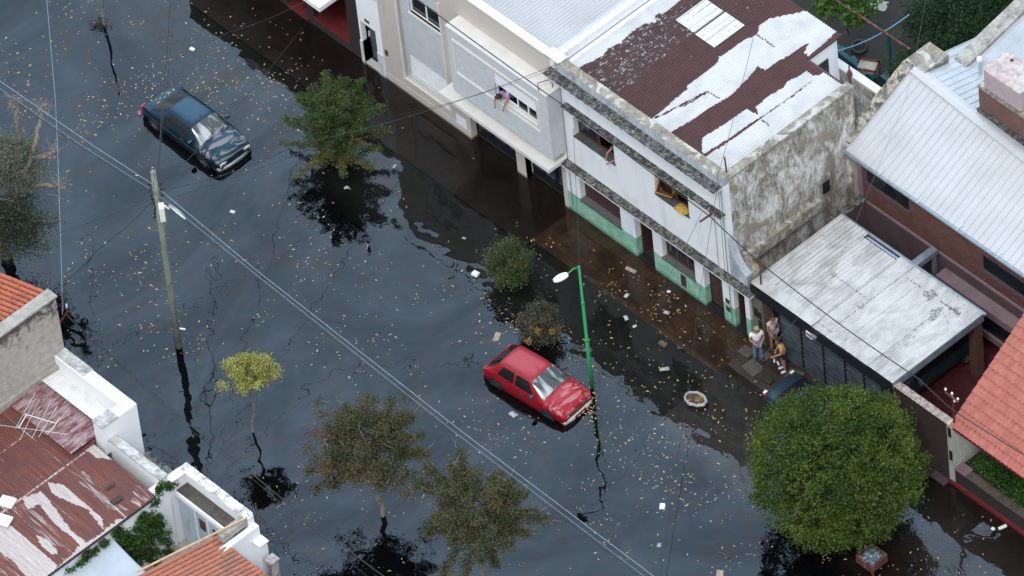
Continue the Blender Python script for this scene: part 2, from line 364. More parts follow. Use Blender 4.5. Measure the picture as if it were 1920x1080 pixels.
M['tile_brown'] = tilemat('weathered_clay_tiles', (.45, .15, .085, 1), (.25, .13, .095, 1), (.16, .10, .08, 1))
M['tile_salmon'] = tilemat('salmon_clay_tiles', (.42, .135, .10, 1), (.35, .105, .08, 1), (.22, .075, .06, 1))
def leafmat(name, cols, rough=.55):      # tone picks the leaf colour
    n = NT(name); t = n.attr(); r = n.t.nodes.new('ShaderNodeValToRGB'); n.t.links.new(t, r.inputs[0])
    e = r.color_ramp.elements; e[0].position = 0; e[0].color = cols[0]; e[1].position = 1; e[1].color = cols[-1]
    for i in range(1, len(cols)-1): q = e.new(i/(len(cols)-1)); q.color = cols[i]
    n.set(n.b, 'Base Color', r.outputs[0]); n.set(n.b, 'Roughness', rough); n.set(n.b, 'Specular IOR Level', .3)
    tl = n.t.nodes.new('ShaderNodeBsdfTranslucent'); n.t.links.new(r.outputs[0], tl.inputs[0]); ms = n.t.nodes.new('ShaderNodeMixShader'); ms.inputs[0].default_value = .25
    n.t.links.new(n.b.outputs[0], ms.inputs[1]); n.t.links.new(tl.outputs[0], ms.inputs[2]); n.t.links.new(ms.outputs[0], n.out.inputs['Surface']); return n.m
M['leaf_a'] = leafmat('fir_green_leaves', [(.028, .056, .022, 1), (.050, .095, .030, 1), (.11, .13, .04, 1), (.26, .14, .045, 1)])
M['leaf_round'] = leafmat('bright_green_leaves', [(.018, .046, .010, 1), (.038, .080, .012, 1), (.085, .130, .018, 1), (.10, .15, .025, 1), (.34, .26, .02, 1)])
M['leaf_olive'] = leafmat('olive_brown_leaves', [(.040, .052, .024, 1), (.072, .084, .036, 1), (.105, .098, .046, 1), (.15, .085, .052, 1)])
M['leaf_yellow'] = leafmat('yellow_green_leaves', [(.16, .18, .035, 1), (.33, .33, .08, 1), (.50, .48, .16, 1)])
M['leaf_shrub'] = leafmat('dusty_shrub_leaves', [(.035, .045, .025, 1), (.07, .078, .046, 1), (.13, .115, .075, 1), (.36, .19, .06, 1)])
M['leaf_shrubg'] = leafmat('green_shrub_leaves', [(.03, .05, .022, 1), (.055, .088, .034, 1), (.09, .115, .045, 1), (.26, .14, .05, 1)])
M['leaf_dark'] = leafmat('dark_garden_leaves', [(.010, .026, .010, 1), (.022, .055, .018, 1), (.045, .10, .032, 1)])
M['leaf_vine'] = leafmat('vine_leaves', [(.012, .04, .008, 1), (.035, .09, .014, 1), (.08, .16, .025, 1)])
M['leaf_grey'] = leafmat('grey_green_leaves', [(.04, .055, .03, 1), (.09, .105, .07, 1), (.17, .18, .13, 1)])
M['bark'] = plain('grey_bark', (.21, .18, .145, 1), .9, 0, .3, 9, bump=.5)
M['barkdark'] = plain('dark_bark', (.06, .045, .035, 1), .9, 0, .3, 9)
M['twig'] = plain('pale_twigs', (.25, .225, .205, 1), .9, 0, .2, 9)
M['taupe'] = plain('taupe_render', (.13, .105, .085, 1), .9, 0, .15, 3, bump=.2)
M['cream'] = stained('cream_grey_pillar', (.46, .45, .39, 1), (.24, .235, .20, 1), .56, 1.2)
M['coping'] = stained('chipped_pale_coping', (.42, .36, .31, 1), (.10, .06, .05, 1), .52, 6, False)
M['skylight'] = plain('translucent_white_sheet', (.60, .62, .645, 1), .5, 0, .05, 5)
M['concreteW'] = stained('white_marble', (.66, .68, .70, 1), (.30, .32, .34, 1), .6, 2.5, rough=.35)
M['concrete2'] = stained('grey_brown_slab', (.10, .085, .065, 1), (.05, .042, .034, 1), .5, 3, False)
M['mould2'] = stained('black_cracked_coping', (.44, .39, .31, 1), (.07, .065, .055, 1), .49, 3.4, False, thr=.06, bump=.6)
M['redbrick2'] = brickmat('chimney_brick', (.17, .075, .055, 1), (.12, .055, .045, 1), (.16, .12, .11, 1))
M['rowlock'] = stained('brick_cap_row', (.13, .10, .085, 1), (.06, .045, .04, 1), .5, 5, False)
def stuccostain():
    n = NT('stucco_with_black_mould_under_the_coping'); x, y, z = n.xyz()
    f = n.noise(2.2, 8, .7, .5); c = n.mix(n.ramp(n.noise(4, 7, .7), .4, .7), (.43, .395, .35, 1), (.30, .265, .23, 1))
    k = n.ramp(n.math('ADD', n.math('MULTIPLY', f, 1.6), n.math('MULTIPLY', z, .42)), 3.60, 3.80)
    k2 = n.ramp(n.math('ADD', n.math('MULTIPLY', f, 1.6), n.math('MULTIPLY', y, .5)), -7.15, -6.95)
    k3 = n.ramp(f, .60, .66, 0, .6)
    n.bump(n.noise(16, 5, .7), .7, .02)
    c = n.mix(n.math('MAXIMUM', n.math('MAXIMUM', n.math('MULTIPLY', k2, .5), k3), k), c, (.075, .068, .06, 1)); return n.fin(c, .95)
M['stuccostain'] = stuccostain()
M['tiledeck'] = plain('dark_clay', (.13, .045, .03, 1), .9)
M['capstain'] = stained('stained_white_cap', (.66, .66, .65, 1), (.22, .215, .20, 1), .48, 3, False)
M['whiteribs'] = plain('white_fibre_sheet', (.70, .70, .68, 1), .7, 0, .08, 3)
M['flake'] = stained('flaking_white_coping', (.72, .72, .71, 1), (.26, .235, .21, 1), .53, 3.2, False, thr=.05)
M['soot'] = stained('sooty_ledge', (.11, .10, .085, 1), (.045, .04, .035, 1), .5, 4, False)
M['bluedoor'] = stained('pale_blue_boards', (.42, .50, .58, 1), (.22, .28, .33, 1), .58, 3)
M['ochre'] = plain('pale_timber', (.55, .36, .18, 1), .7, 0, .15, 8)
M['redwhite'] = stained('brick_pillar_painted', (.55, .53, .52, 1), (.12, .05, .04, 1), .5, 4)
M['sail'] = plain('blue_grey_fabric', (.42, .47, .52, 1), .9, 0, .05, 2)
M['bluepaint'] = plain('teal_blue_paint', (.012, .075, .105, 1), .5, 0, .25, 5)
M['hoseblue'] = plain('light_blue_hose', (.13, .30, .50, 1), .5)
M['greenpost'] = stained('chipped_bright_green_paint', (.015, .27, .085, 1), (.05, .12, .06, 1), .66, 6, True, rough=.5)
M['polewood'] = stained('greenish_treated_pole', (.24, .27, .21, 1), (.09, .10, .075, 1), .53, 4)
M['boxcream'] = plain('cream_plastic', (.72, .71, .62, 1), .5, 0, .05, 4)
M['cablelight'] = plain('light_grey_cable', (.36, .44, .52, 1), .4)
M['rubbish'] = stained('blue_grey_rubbish', (.10, .16, .22, 1), (.03, .04, .05, 1), .5, 9, False, third=(.4, .4, .42, 1))
M['cablemid'] = plain('mid_grey_cable', (.22, .28, .33, 1), .5)
M['doorgrey'] = plain('grey_door_paint', (.10, .105, .125, 1), .6, 0, .15, 4)
M['bagwhite'] = stained('dirty_white_plastic_film', (.48, .49, .50, 1), (.16, .16, .16, 1), .5, 14, False, rough=.5)
M['lips'] = plain('lips', (.28, .08, .07, 1), .5)
M['clothwhite'] = plain('white_cotton', (.78, .77, .80, 1), .9, 0, .05, 8)
M['clothyellow'] = plain('yellow_cotton', (.72, .52, .05, 1), .9, 0, .06, 8)
M['clothblack'] = plain('black_cotton', (.015, .015, .018, 1), .9)
M['clothgrey'] = plain('grey_cotton', (.22, .22, .25, 1), .9)
M['clothpale'] = plain('pale_cotton', (.52, .50, .44, 1), .9, 0, .1, 14)
M['clothpurple'] = plain('lilac_cotton', (.36, .20, .55, 1), .9)
M['jeans'] = plain('blue_denim', (.09, .17, .27, 1), .9, 0, .2, 10)
M['hairgrey'] = plain('white_grey_hair', (.34, .29, .23, 1), .8, 0, .2, 30)
M['hairblack'] = plain('black_hair', (.012, .010, .010, 1), .6)
M['hairbrown'] = plain('brown_hair', (.06, .03, .02, 1), .6)
M['sneaker'] = plain('white_grey_canvas', (.55, .58, .60, 1), .7, 0, .2, 20)
M['orangewood'] = plain('orange_brown_wood', (.33, .15, .05, 1), .6, 0, .15, 8)
M['ochrecloth'] = plain('ochre_cloth', (.50, .30, .06, 1), .9, 0, .2, 14)
M['cardboard'] = plain('worn_cardboard', (.36, .28, .20, 1), .9, 0, .2, 8)
M['leaffill'] = stained('rotting_leaves_and_rubbish', (.10, .05, .03, 1), (.03, .02, .018, 1), .5, 8, False, third=(.35, .20, .05, 1))
M['signred'] = plain('faded_red_print', (.45, .10, .10, 1), .6)
# ------------------------------------------------------------------ ground, water
def struct(name, mb, m): return tag(mb.build(name, m), kind='structure')
E_ = 400
struct('ground', MB().add([(-E_,-E_,-.75),(E_,-E_,-.75),(E_,E_,-.75),(-E_,E_,-.75)], [(0,1,2,3)]), M['asphalt'])
struct('road', MB().box(-E_, E_, -10.1, -1.75, -.9, -.42), M['asphalt'])
struct('pavement', MB().box(-1.3, 8.75, 2.25, 4.6, -.9, -.055), M['paver'])
struct('old_pavement', MB().box(-E_, -1.3, 1.9, 4.6, -.9, -.10), M['paver2'])
struct('garden_verge', MB().box(-E_, 8.75, -1.6, 2.25, -.9, -.20), M['verge'])
struct('kerb', MB().box(-E_, E_, -1.75, -1.6, -.9, -.40), M['asphalt'])
struct('far_kerb', MB().box(-E_, E_, -10.25, -10.1, -.9, -.38), M['asphalt'])
struct('far_pavement', MB().box(-E_, E_, -16.0, -10.25, -.9, -.27), M['verge'])
struct('driveway', MB().prism([(8.75,-1.6,-.24),(8.75,4.6,.10),(8.75,4.6,-.9),(8.75,-1.6,-.9)], (9.4, 0, 0)), M['drive'])
struct('right_pavement', MB().box(18.15, E_, -1.6, 4.3, -.9, -.16), M['paver2'])
struct('water', MB().add([(-E_,-16.2,0),(E_,-16.2,0),(E_,4.9,0),(-E_,4.9,0)], [(0,1,2,3)]), M['water'])
struct('garden_ground', MB().box(-12, 24, 4.6, 40, -.6, .06), M['dirt'])
struct('yard_ground', MB().box(-30, 30, -60, -16.35, -.6, .06), M['concrete'])
# broken paving slabs in front of the gate
for i, (px, py, a) in enumerate([(1432,668,.1),(1448,690,.2),(1412,690,-.1),(1465,712,.05),(1490,705,.3),(1438,705,.15),(1400,660,.1),(1478,678,.2)]):
    p = P(px, py, .06); mb = MB(); s_ = .26+.05*(i % 3)
    mb.box(-s_, s_, -s_*.8, s_*.8, -.05, .05); o = mb.build('paving_slab', M['drive'] if i % 2 else M['concrete2'], None, bevel=.008)
    o.location = (p.x, p.y, .05+.034*max(0, p.y-3)); o.rotation_euler = (.03*(i % 3-1), .03*((i+1) % 3-1), a)
    tag(o, 'loose worn paving slab lying in front of the dark metal gate', 'paving slab', 'loose paving slabs before the gate')
exec_parts = []
def part(th, name, mb, m, smooth=False, bevel=0, tone=None, label=None):
    o = mb.build(name, m, th, smooth, bevel, tone); o.location = -Vector(th.location)
    if label: o['label'] = label
    return o
def gpart(th, *a, **k):
    o = grid(*a, **k); o.parent = th; o.location = -Vector(th.location) if th.type == 'EMPTY' else (0, 0, 0); return o
def BX(*a): return MB().box(*a)
YF = 4.32
def each(th, name, boxes, m, **k):
    for b in boxes: part(th, name, MB().box(*b), m, **k)
# ================================================================== peeling white and green house
H = thing('terraced_house', 'white and green painted house with peeling rusty corrugated roof and mouldy ledges', 'house', (3, 7, 0))
Z1 = 7.45
fac = wall_y(-1.42, 7.62, -.3, 7.5, YF, .28, [(-.67,1.55,.95,2.7),(2.33,3.30,.02,2.7),(3.81,5.57,1.0,2.7),(6.05,7.05,.02,2.7),(-.65,1.55,4.42,5.85),(3.74,5.55,4.42,5.85)])
part(H, 'wall', fac, M['facade'])
part(H, 'wall', MB().box(7.34, 7.6, YF+.28, 11.0, -.3, 7.72), M['oldwall'], label='weathered grey and white party wall with peeling paint')
part(H, 'wall', MB().box(-1.40, -1.2, YF+.28, 12.7, -.3, 7.5).box(-1.2, 5.0, 12.45, 12.7, -.3, 7.4).box(4.85, 5.1, 11.0, 12.45, -.3, 7.45).box(5.1, 7.34, 10.8, 11.0, -.3, 7.4), M['white'])
part(H, 'floor', MB().box(-1.2, 7.34, YF+.28, 10.8, 3.1, 3.3).box(-1.2, 7.34, YF+.28, 10.8, -.3, .02), M['wood'])
# front parapet with mouldy top, cornices and ledges
pw = MB().box(-1.42, 7.6, YF+.003, YF+.26, 7.5, 7.9)
part(H, 'parapet', pw, M['bluegrey'])
grid_cop = gpart(H, 'parapet_top', -1.44, 7.6, 90, 0, 1, 6, lambda u, v: (u, YF-.02+v*.42+.02*N2(u, v, 3), 7.902+.03*N2(u*1.0, v*2, 6)+(.03 if .1 < v < .9 else 0)), M['lichen'])
part(H, 'side_coping', MB().box(7.30, 7.66, YF+.26, 11.02, 7.72, 7.79), M['lichen'])
def ledge(x0, x1, y0, y1, zt, th, name='cornice'):
    f = lambda u, v: (u, y0+(y1-y0)*v+ (.015*N2(u*6, 0, 1) if v < .01 else 0), zt-.05*(1-v)+.012*N2(u*7, v*3, 1))
    c = part(H, name, MB().box(x0, x1, y0+.02, y1, zt-th, zt-.06), M['facade' if th > .12 else 'white'])
    g = grid('ledge_top', x0-.02, x1+.02, int((x1-x0)*14), 0, 1, 5, f, M['mould'], c)
    return c
ledge(-1.6, 7.55, YF-.45, YF, 7.50, .12)
ledge(-.95, 7.62, YF-.30, YF, 6.08, .10, 'window_ledge')
ledge(-1.45, 8.95, YF-.36, YF, 2.84, .14, 'floor_ledge')
# roof: corrugated, with the photo's own patches of remaining white paint
def cz(p, sc_, ox, oy, z): return [tuple(P(ox+a/sc_, oy+b/sc_, z)[:2]) for a, b in p]
ZR = 7.5
W2 = cz([(228,600),(300,545),(290,530),(400,450),(480,380),(490,350),(620,260),(720,210),(730,160),(800,115),(1040,65),(1240,170),(1040,345),(1010,325),(1040,260),(840,385),(770,435),(720,410),(690,450),(625,520),(560,580),(190,822),(60,745)], 3.274, 1200, 0, ZR)
W3 = cz([(380,850),(660,670),(735,715),(708,660),(780,600),(890,530),(900,510),(1020,438),(1070,468),(1145,445),(1300,520),(1300,560),(520,1060),(440,1010),(400,950),(380,925)], 3.274, 1200, 0, ZR)
W1 = [tuple(P(a, b, ZR)[:2]) for a, b in [(1020,100),(1240,-40),(1300,-20),(1275,0),(1250,22),(1225,30),(1230,42),(1205,45),(1180,62),(1165,80),(1140,90),(1130,105),(1080,128),(1060,135)]]
SP = [tuple(P(a, b, ZR)[:2]) for a, b in [(1060,135),(1140,80),(1240,20),(1300,0),(1300,60),(1240,110),(1170,170),(1120,180)]]
SP2 = [tuple(P(a, b, ZR)[:2]) for a, b in [(1180,90),(1330,80),(1380,120),(1290,170),(1190,210),(1160,170)]]
SP3 = [tuple(P(a, b, ZR)[:2]) for a, b in [(1340,-40),(1520,-40),(1440,10),(1400,40),(1330,20)]]
SL = [cz([(415,556),(490,602),(486,610),(410,563)], 3.274, 1200, 0, ZR), cz([(735,714),(802,778),(797,784),(730,722)], 3.274, 1200, 0, ZR), cz([(722,212),(830,288),(826,294),(718,219)], 3.274, 1200, 0, ZR), cz([(255,655),(420,562),(423,567),(258,661)], 3.274, 1200, 0, ZR), cz([(735,724),(900,610),(1060,490),(1064,496),(905,618),(740,732)], 3.274, 1200, 0, ZR),
      cz([(398,945),(735,722),(745,732),(410,960)], 3.274, 1200, 0, ZR), cz([(330,600),(415,555),(425,562),(100,730),(90,722)], 3.274, 1200, 0, ZR),
      cz([(190,815),(510,612),(520,620),(200,828)], 3.274, 1200, 0, ZR)]
SP4 = [tuple(P(a, b, ZR)[:2]) for a, b in [(1090,125),(1300,60),(1420,60),(1330,170),(1230,235),(1170,190)]]
def peel(u, v, p):
    x, y = p[0]+.04*N2(p[0], p[1], 9), p[1]+.06*N2(p[0], p[1], 7, 4)
    if any(inpoly(x, y, q) for q in SL): return .08
    if inpoly(x, y, W1) or inpoly(x, y, W2) or inpoly(x, y, W3): return .95
    if inpoly(x, y, SP): return .425
    if inpoly(x, y, SP2): return .36
    if inpoly(x, y, SP4): return .31
    if inpoly(x, y, SP3): return .39
    return .02
def roofR3(x0, x1, y0, y1):
    PI = .13
    return gpart(H, 'roof', x0, x1, int((x1-x0)/PI*5), y0, y1, int((y1-y0)/.045), lambda u, v: (u, v, ZR+.02*(v-4.6)/8+.030*math.sin(2*math.pi*u/PI)), M['peel'], tone=peel)
roofR3(-1.2, 7.34, 4.62, 10.95); roofR3(-1.2, 5.15, 10.95, 12.75)
for q in ([(215,115),(410,-5),(520,75),(325,200)], [(332,203),(527,78),(650,155),(450,290)]):
    c = cz(q, 3.274, 1200, 0, ZR+.05); x0 = (c[0][0]+c[1][0])/2; x1 = (c[2][0]+c[3][0])/2; y0 = (c[0][1]+c[3][1])/2; y1 = (c[1][1]+c[2][1])/2
    k = gpart(H, 'skylight', x0, x1, int((x1-x0)/.0184), y0, y1, 30, lambda u, v: (u, v, ZR+.045+.014*math.sin(2*math.pi*u/.092)+.004*N2(u, v, 9)), M['skylight'])
part(H, 'gutter', MB().box(5.12, 7.4, 10.96, 11.06, 7.42, 7.5).box(5.1, 5.2, 11.0, 12.8, 7.4, 7.5), M['maroon'])
part(H, 'window', MB().box(5.1, 5.13, 11.5, 12.1, 5.9, 6.7), M['glass'])
# windows and doors
def win_frame(th, x0, x1, z0, z1, y, m, panes=2, w=.07, g=None, openx=None):
    fr = MB().box(x0, x1, y, y+.06, z0, z0+w).box(x0, x1, y, y+.06, z1-w, z1).box(x0, x0+w, y, y+.06, z0+w, z1-w).box(x1-w, x1, y, y+.06, z0+w, z1-w)
    for i in range(1, panes):
        xx = x0+(x1-x0)*i/panes; fr.box(xx-w*.55, xx+w*.55, y-.003, y+.063, z0+w, z1-w)
    o = part(th, 'window', fr, m)
    if openx != 'all':
        xa = x0+w
        xb = x1-w if openx is None else openx
        o2 = MB().box(xa, xb, y+.025, y+.035, z0+w, z1-w).build('pane', g or M['glass'], o)
    return o
w1 = win_frame(H, -.65, 1.55, 4.5, 5.85, YF+.22, M['wood'], 2, .08, openx=.42)
MB().box(-.67, 1.57, YF-.03, YF+.22, 4.40, 4.5).build('sill', M['greensill'], w1)
w2 = win_frame(H, 3.74, 5.55, 4.5, 5.85, YF+.22, M['maroon'], 2, .08, openx=4.3)
MB().box(3.72, 5.57, YF-.03, YF+.22, 4.40, 4.5).build('sill', M['greensill'], w2)
s1 = part(H, 'shutter', MB().box(-.67, 1.55, YF+.24, YF+.27, 1.05, 2.7), M['maroon'])
MB().box(-.70, 1.58, YF-.04, YF+.24, .93, 1.05).build('sill', M['granite'], s1)
w3 = win_frame(H, 3.81, 5.57, 1.08, 2.7, YF+.2, M['wood'], 3, .08)
MB().box(3.78, 5.60, YF-.04, YF+.2, .98, 1.08).build('sill', M['granite'], w3)
dr = MB().box(2.36, 2.42, YF+.25, YF+.85, .1, 2.7)
part(H, 'door', dr, M['maroon'], label='dark red door standing open against the passage wall')
part(H, 'passage', MB().box(3.32, 3.4, YF+.3, YF+2.2, .02, 2.7).box(2.33, 3.4, YF+2.2, YF+2.3, .02, 2.7), M['mauvelight'])
d2 = part(H, 'door', MB().box(6.07, 7.03, YF+.3, YF+.35, .06, 2.7).box(6.15, 6.5, YF+.285, YF+.3, .3, 1.1).box(6.6, 6.95, YF+.285, YF+.3, .3, 1.1).box(6.15, 6.5, YF+.285, YF+.3, 1.3, 2.5).box(6.6, 6.95, YF+.285, YF+.3, 1.3, 2.5), M['maroon'])
MB().box(6.90, 6.96, YF+.25, YF+.285, 1.0, 1.15).build('handle', M['chrome'], d2)
part(H, 'doorstep', MB().box(2.34, 3.29, YF-.02, YF+.5, -.03, .045), M['blackgravel'])
part(H, 'doorstep', MB().box(6.06, 7.04, YF-.02, YF+.3, -.03, .06), M['blackgravel'])
part(H, 'meter_cover', MB().box(4.72, 5.0, YF-.012, YF, .22, .82), M['maroon'])
for z in (1.05, .62): part(H, 'meter_cover', MB().box(7.18, 7.4, YF-.012, YF, z, z+.24), M['maroon'])
# low annexe wall with its own doorway, beyond the corner
part(H, 'annexe_wall', wall_y(7.62, 8.50, -.3, 2.6, YF, .2, [(7.66,8.26,.02,2.5)]), M['facade'])
part(H, 'annexe_parapet', MB().prism([(7.60,YF-.003,2.6),(8.5,YF-.003,2.6),(8.5,YF-.003,3.35),(8.15,YF-.003,3.55),(7.85,YF-.003,4.0),(7.7,YF-.003,4.5),(7.60,YF-.003,4.9)], (0, .3, 0)), M['bluegrey'])
gpart(H, 'annexe_rubble', 7.62, 8.5, 26, YF+.1, YF+.75, 16, lambda u, v: (u, v, 3.35+.35*max(0, 8.15-u)+.07*N2(u, v, 7)+.05*N2(u, v, 18)), M['lichen'])
part(H, 'annexe_body', MB().box(7.62, 8.5, YF+.3, YF+.75, 2.5, 3.25), M['oldwall'])
part(H, 'door', MB().box(7.68, 7.74, YF+.2, YF+.8, .05, 2.45), M['maroon'], label='dark door half open in the narrow doorway at the corner')
part(H, 'doorstep', MB().box(7.66, 8.26, YF-.02, YF+.6, -.03, .055), M['blackgravel'])
part(H, 'vent', MB().box(7.598, 7.63, 9.15, 9.5, 3.4, 3.95), M['black'])
part(H, 'side_foot', MB().box(7.6, 7.78, YF+.8, 8.9, 2.9, 3.42), M['lichen'])
for x, yo, zs_, rr_ in ((7.52,.06,(.3,2,4,6,7.3),.014),(7.0,.04,(2.8,4.5,6),.009),(-1.15,.05,(.4,2.6,4.8,7.3),.012)):
    part(H, 'conduit', MB().tube([(x, YF-yo, z) for z in zs_], rr_, 5), M['cablegrey'])
# ================================================================== beige two storey house
B = thing('terraced_house', 'two storey beige house with pale grey projecting box and white corrugated roof', 'house', (-6, 7, 0))
fb = wall_y(-11.68, -1.43, -.3, 7.95, YF, .28, [(-10.52,-7.93,.82,6.6),(-6.86,-4.30,-.2,2.75),(-3.78,-1.66,-.2,2.75),(-4.23,-1.91,4.66,5.93)])
part(B, 'wall', fb, M['beige'])
part(B, 'wall', MB().box(-11.66, -11.4, YF+.28, 14, -.3, 7.9).box(-1.66, -1.46, YF+.28, 14, -.3, 7.5).box(-11.4, -1.66, 13.8, 14, -.3, 7.5), M['beige'])
part(B, 'coping', MB().box(-11.7, -1.45, YF-.04, YF+.32, 7.95, 8.0), M['beigelight'])
pl = wall_y(-10.49, -7.96, .82, 6.6, YF+.12, .16, [(-9.88,-8.10,4.72,5.75),(-10.35,-8.10,.95,2.20)])
part(B, 'panel', pl, M['greypanel'])
part(B, 'panel_frame', MB().box(-10.56,-7.89,YF-.05,YF+.0,.74,.82).box(-10.56,-10.49,YF-.05,YF,.82,6.6).box(-7.96,-7.89,YF-.05,YF,.82,6.6), M['beigelight'])
bw = win_frame(B, -9.88, -8.10, 4.72, 5.75, YF+.2, M['purewhite'], 2, .06)
MB().box(-9.95, -8.03, YF+.05, YF+.2, 4.64, 4.72).build('sill', M['beigelight'], bw)
sh = MB()
for i in range(20): sh.box(-10.35, -8.10, YF+.21+.006*(i % 2), YF+.24, .98+i*.061, .98+i*.061+.055)
part(B, 'shutter', sh, M['purewhite'])
part(B, 'vent_plate', MB().box(-11.6, -11.42, YF-.01, YF, 1.3, 1.6), M['barkdark'])
bxv = MB(); yb = YF-.70
bx = wall_y(-6.75, -1.22, 3.3, 6.68, yb, .2, [(-4.23,-1.91,4.66,5.93)])
bx.box(-6.75, -1.22, yb+.2, YF-.002, 6.45, 6.66).box(-6.75, -1.22, yb+.2, YF-.002, 3.3, 3.5).box(-6.75,-6.55,yb+.2,YF-.002,3.5,6.45).box(-1.42,-1.22,yb+.2,YF-.002,3.5,6.45)
part(B, 'projecting_box', bx, M['greybox'])
fm = MB()
for a, b, c, d in ((-6.45,-1.68,6.12,6.2),(-6.45,-1.68,4.4,4.48),(-6.45,-6.37,4.48,6.12),(-1.76,-1.68,4.48,6.12)): fm.box(a, b, yb-.05, yb, c, d)
part(B, 'moulding', fm, M['beigelight'])
part(B, 'box_cap', MB().box(-6.77, -1.20, yb-.02, YF-.002, 6.68, 6.72), M['beigelight'])
ww = win_frame(B, -4.23, -1.91, 4.72, 5.5, yb+.1, M['purewhite'], 4, .05, openx='all')
MB().box(-3.05, -1.97, yb+.125, yb+.135, 4.77, 5.45).build('pane', M['glass'], ww)
MB().box(-4.27, -1.87, yb-.03, yb+.1, 4.6, 4.68).build('sill', M['beigelight'], ww)
sh = MB()
for i in range(11): sh.box(-4.23, -1.91, yb+.05+.005*(i % 2), yb+.085, 5.32+i*.055, 5.32+i*.055+.05)
part(B, 'roller_shutter', sh, M['purewhite'])
part(B, 'canopy', MB().box(-7.35, -1.25, YF-.95, YF-.002, 2.72, 2.9), M['beigelight'])
gd = MB()
part(B, 'garage_back', MB().box(-6.9, -1.6, YF+.75, YF+.8, -.2, 2.75), M['blackmetal'])
def louver_door(x0, x1):
    mb = MB().box(x0, x0+.1, YF+.32, YF+.38, -.2, 2.75).box(x1-.1, x1, YF+.32, YF+.38, -.2, 2.75).box(x0+.1, x1-.1, YF+.32, YF+.38, -.2, .55).box(x0+.1, x1-.1, YF+.32, YF+.38, 2.6, 2.75)
    d = part(B, 'garage_door', mb, M['blackmetal'], label='black garage door leaf with slatted panel')
    sl = MB()
    for i in range(30): sl.box(x0+.1, x1-.1, YF+.335, YF+.365, .57+i*.067, .57+i*.067+.035)
    sl.build('slats', M['gate'], d); MB().box(x0+.1, x1-.1, YF+.3, YF+.318, .55, .58).build('rail', M['chrome'], d)
for a, b in ((-6.84,-6.0),(-5.98,-5.14),(-5.12,-4.32),(-3.76,-3.08),(-3.06,-2.38),(-2.36,-1.68)): louver_door(a, b)
part(B, 'meter_cover', MB().box(-7.66, -7.10, YF-.015, YF, .05, .78), M['purewhite'])
part(B, 'garage_pillar', MB().box(-4.30, -3.78, YF+.003, YF+.36, -.2, 2.72), M['beigelight'])
part(B, 'plinth_stain', MB().box(-11.66, -6.88, YF-.02, YF, -.3, .32), M['beige'])
gpart(B, 'roof', -11.4, -1.95, 1500, 4.66, 13.8, 12, lambda u, v: (u, v, 7.72-.015*(v-4.6)+.013*2.6*math.sin(2*math.pi*u/.16)), M['white_sheet'])
part(B, 'roof_gutter', MB().prism([(-1.97,4.6,7.74),(-1.62,4.6,7.80),(-1.62,4.6,7.6),(-1.97,4.6,7.6)], (0, 9.2, 0)), M['white_sheet'])
part(B, 'party_parapet', MB().box(-1.62, -1.40, 4.3, 13.8, 7.55, 7.97).box(-1.9, -1.12, 4.28, 4.75, 7.97, 8.03), M['purewhite'])
part(B, 'bracket', MB().tube([(-1.62,3.62,6.7),(-1.62,3.60,7.15),(-1.38,4.1,7.15),(-1.38,4.1,6.7)], .022, 5), M['rust'])
# ================================================================== dark brick and white house at the top
K = thing('terraced_house', 'dark brown brick house with red brick porch and white entrance at the top', 'house', (-15, 7, 0))
part(K, 'wall', wall_y(-13.02, -11.70, -.3, 4.2, YF-.01, .3, [(-12.9,-12.05,.0,2.25)]), M['white'])
part(K, 'wall', wall_y(-24, -13.02, -.3, 4.2, YF, .3, [(-15.8,-13.72,.5,2.9),(-17.4,-16.2,.02,2.7),(-20.5,-18.4,.8,2.5)]), M['darkbrick'])
each(K, 'marble_plinth', [(-13.04,-12.9,YF-.05,YF+.6,-.2,1.15),(-12.05,-11.74,YF-.05,YF-.012,-.2,1.15)], M['concreteW'])
part(K, 'entrance_wall', MB().box(-12.92,-12.9,YF+.2,YF+.6,0,2.25), M['white'])
part(K, 'letter_box', MB().box(-12.9,-12.885,YF+.28,YF+.45,1.5,1.85), M['black'])
kd = part(K, 'door', MB().box(-12.88,-12.06,YF+.38,YF+.43,-.1,2.25).box(-12.75,-12.2,YF+.365,YF+.38,1.2,2.0).box(-12.75,-12.2,YF+.365,YF+.38,.2,1.0), M['doorgrey'])
MB().box(-12.86,-12.82,YF+.33,YF+.38,.9,1.1).build('handle', M['chrome'], kd)
part(K, 'plaque', MB().box(-12.6,-12.35,YF-.03,YF-.01,2.45,2.6), M['rust'])
part(K, 'porch', MB().box(-15.8,-13.72,YF+1.5,YF+1.6,.4,3.0).box(-13.72,-13.6,YF+.3,YF+1.5,.4,3.0).box(-15.9,-15.8,YF+.3,YF+1.5,.4,3.0), M['redbrick'])
part(K, 'porch_floor', MB().box(-15.8,-13.72,YF-.04,YF+1.5,.42,.52), M['maroonpaint'])
part(K, 'porch', MB().box(-17.4,-16.2,YF+1.1,YF+1.2,0,2.7).box(-16.2,-16.1,YF+.3,YF+1.1,0,2.7), M['redbrick'])
part(K, 'porch_floor', MB().box(-17.4,-16.2,YF-.03,YF+1.1,0,.14), M['maroonpaint'])
part(K, 'canopy', MB().box(-19.0,-13.79,YF-1.2,YF+.0,3.0,3.22), M['purewhite'])
part(K, 'roof', MB().box(-24,-13.0,YF,14,4.2,4.4).box(-24,-13.02,YF-.003,YF+.3,4.4,5.0), M['darkbrick'])
part(K, 'terrace', MB().box(-13.0,-11.72,YF-.12,14,4.2,4.35).box(-13.0,-11.72,YF-.10,YF+.1,4.35,4.6), M['purewhite'])
part(K, 'wall', MB().box(-24,-23.7,YF+.3,14,-.3,4.2), M['darkbrick'])
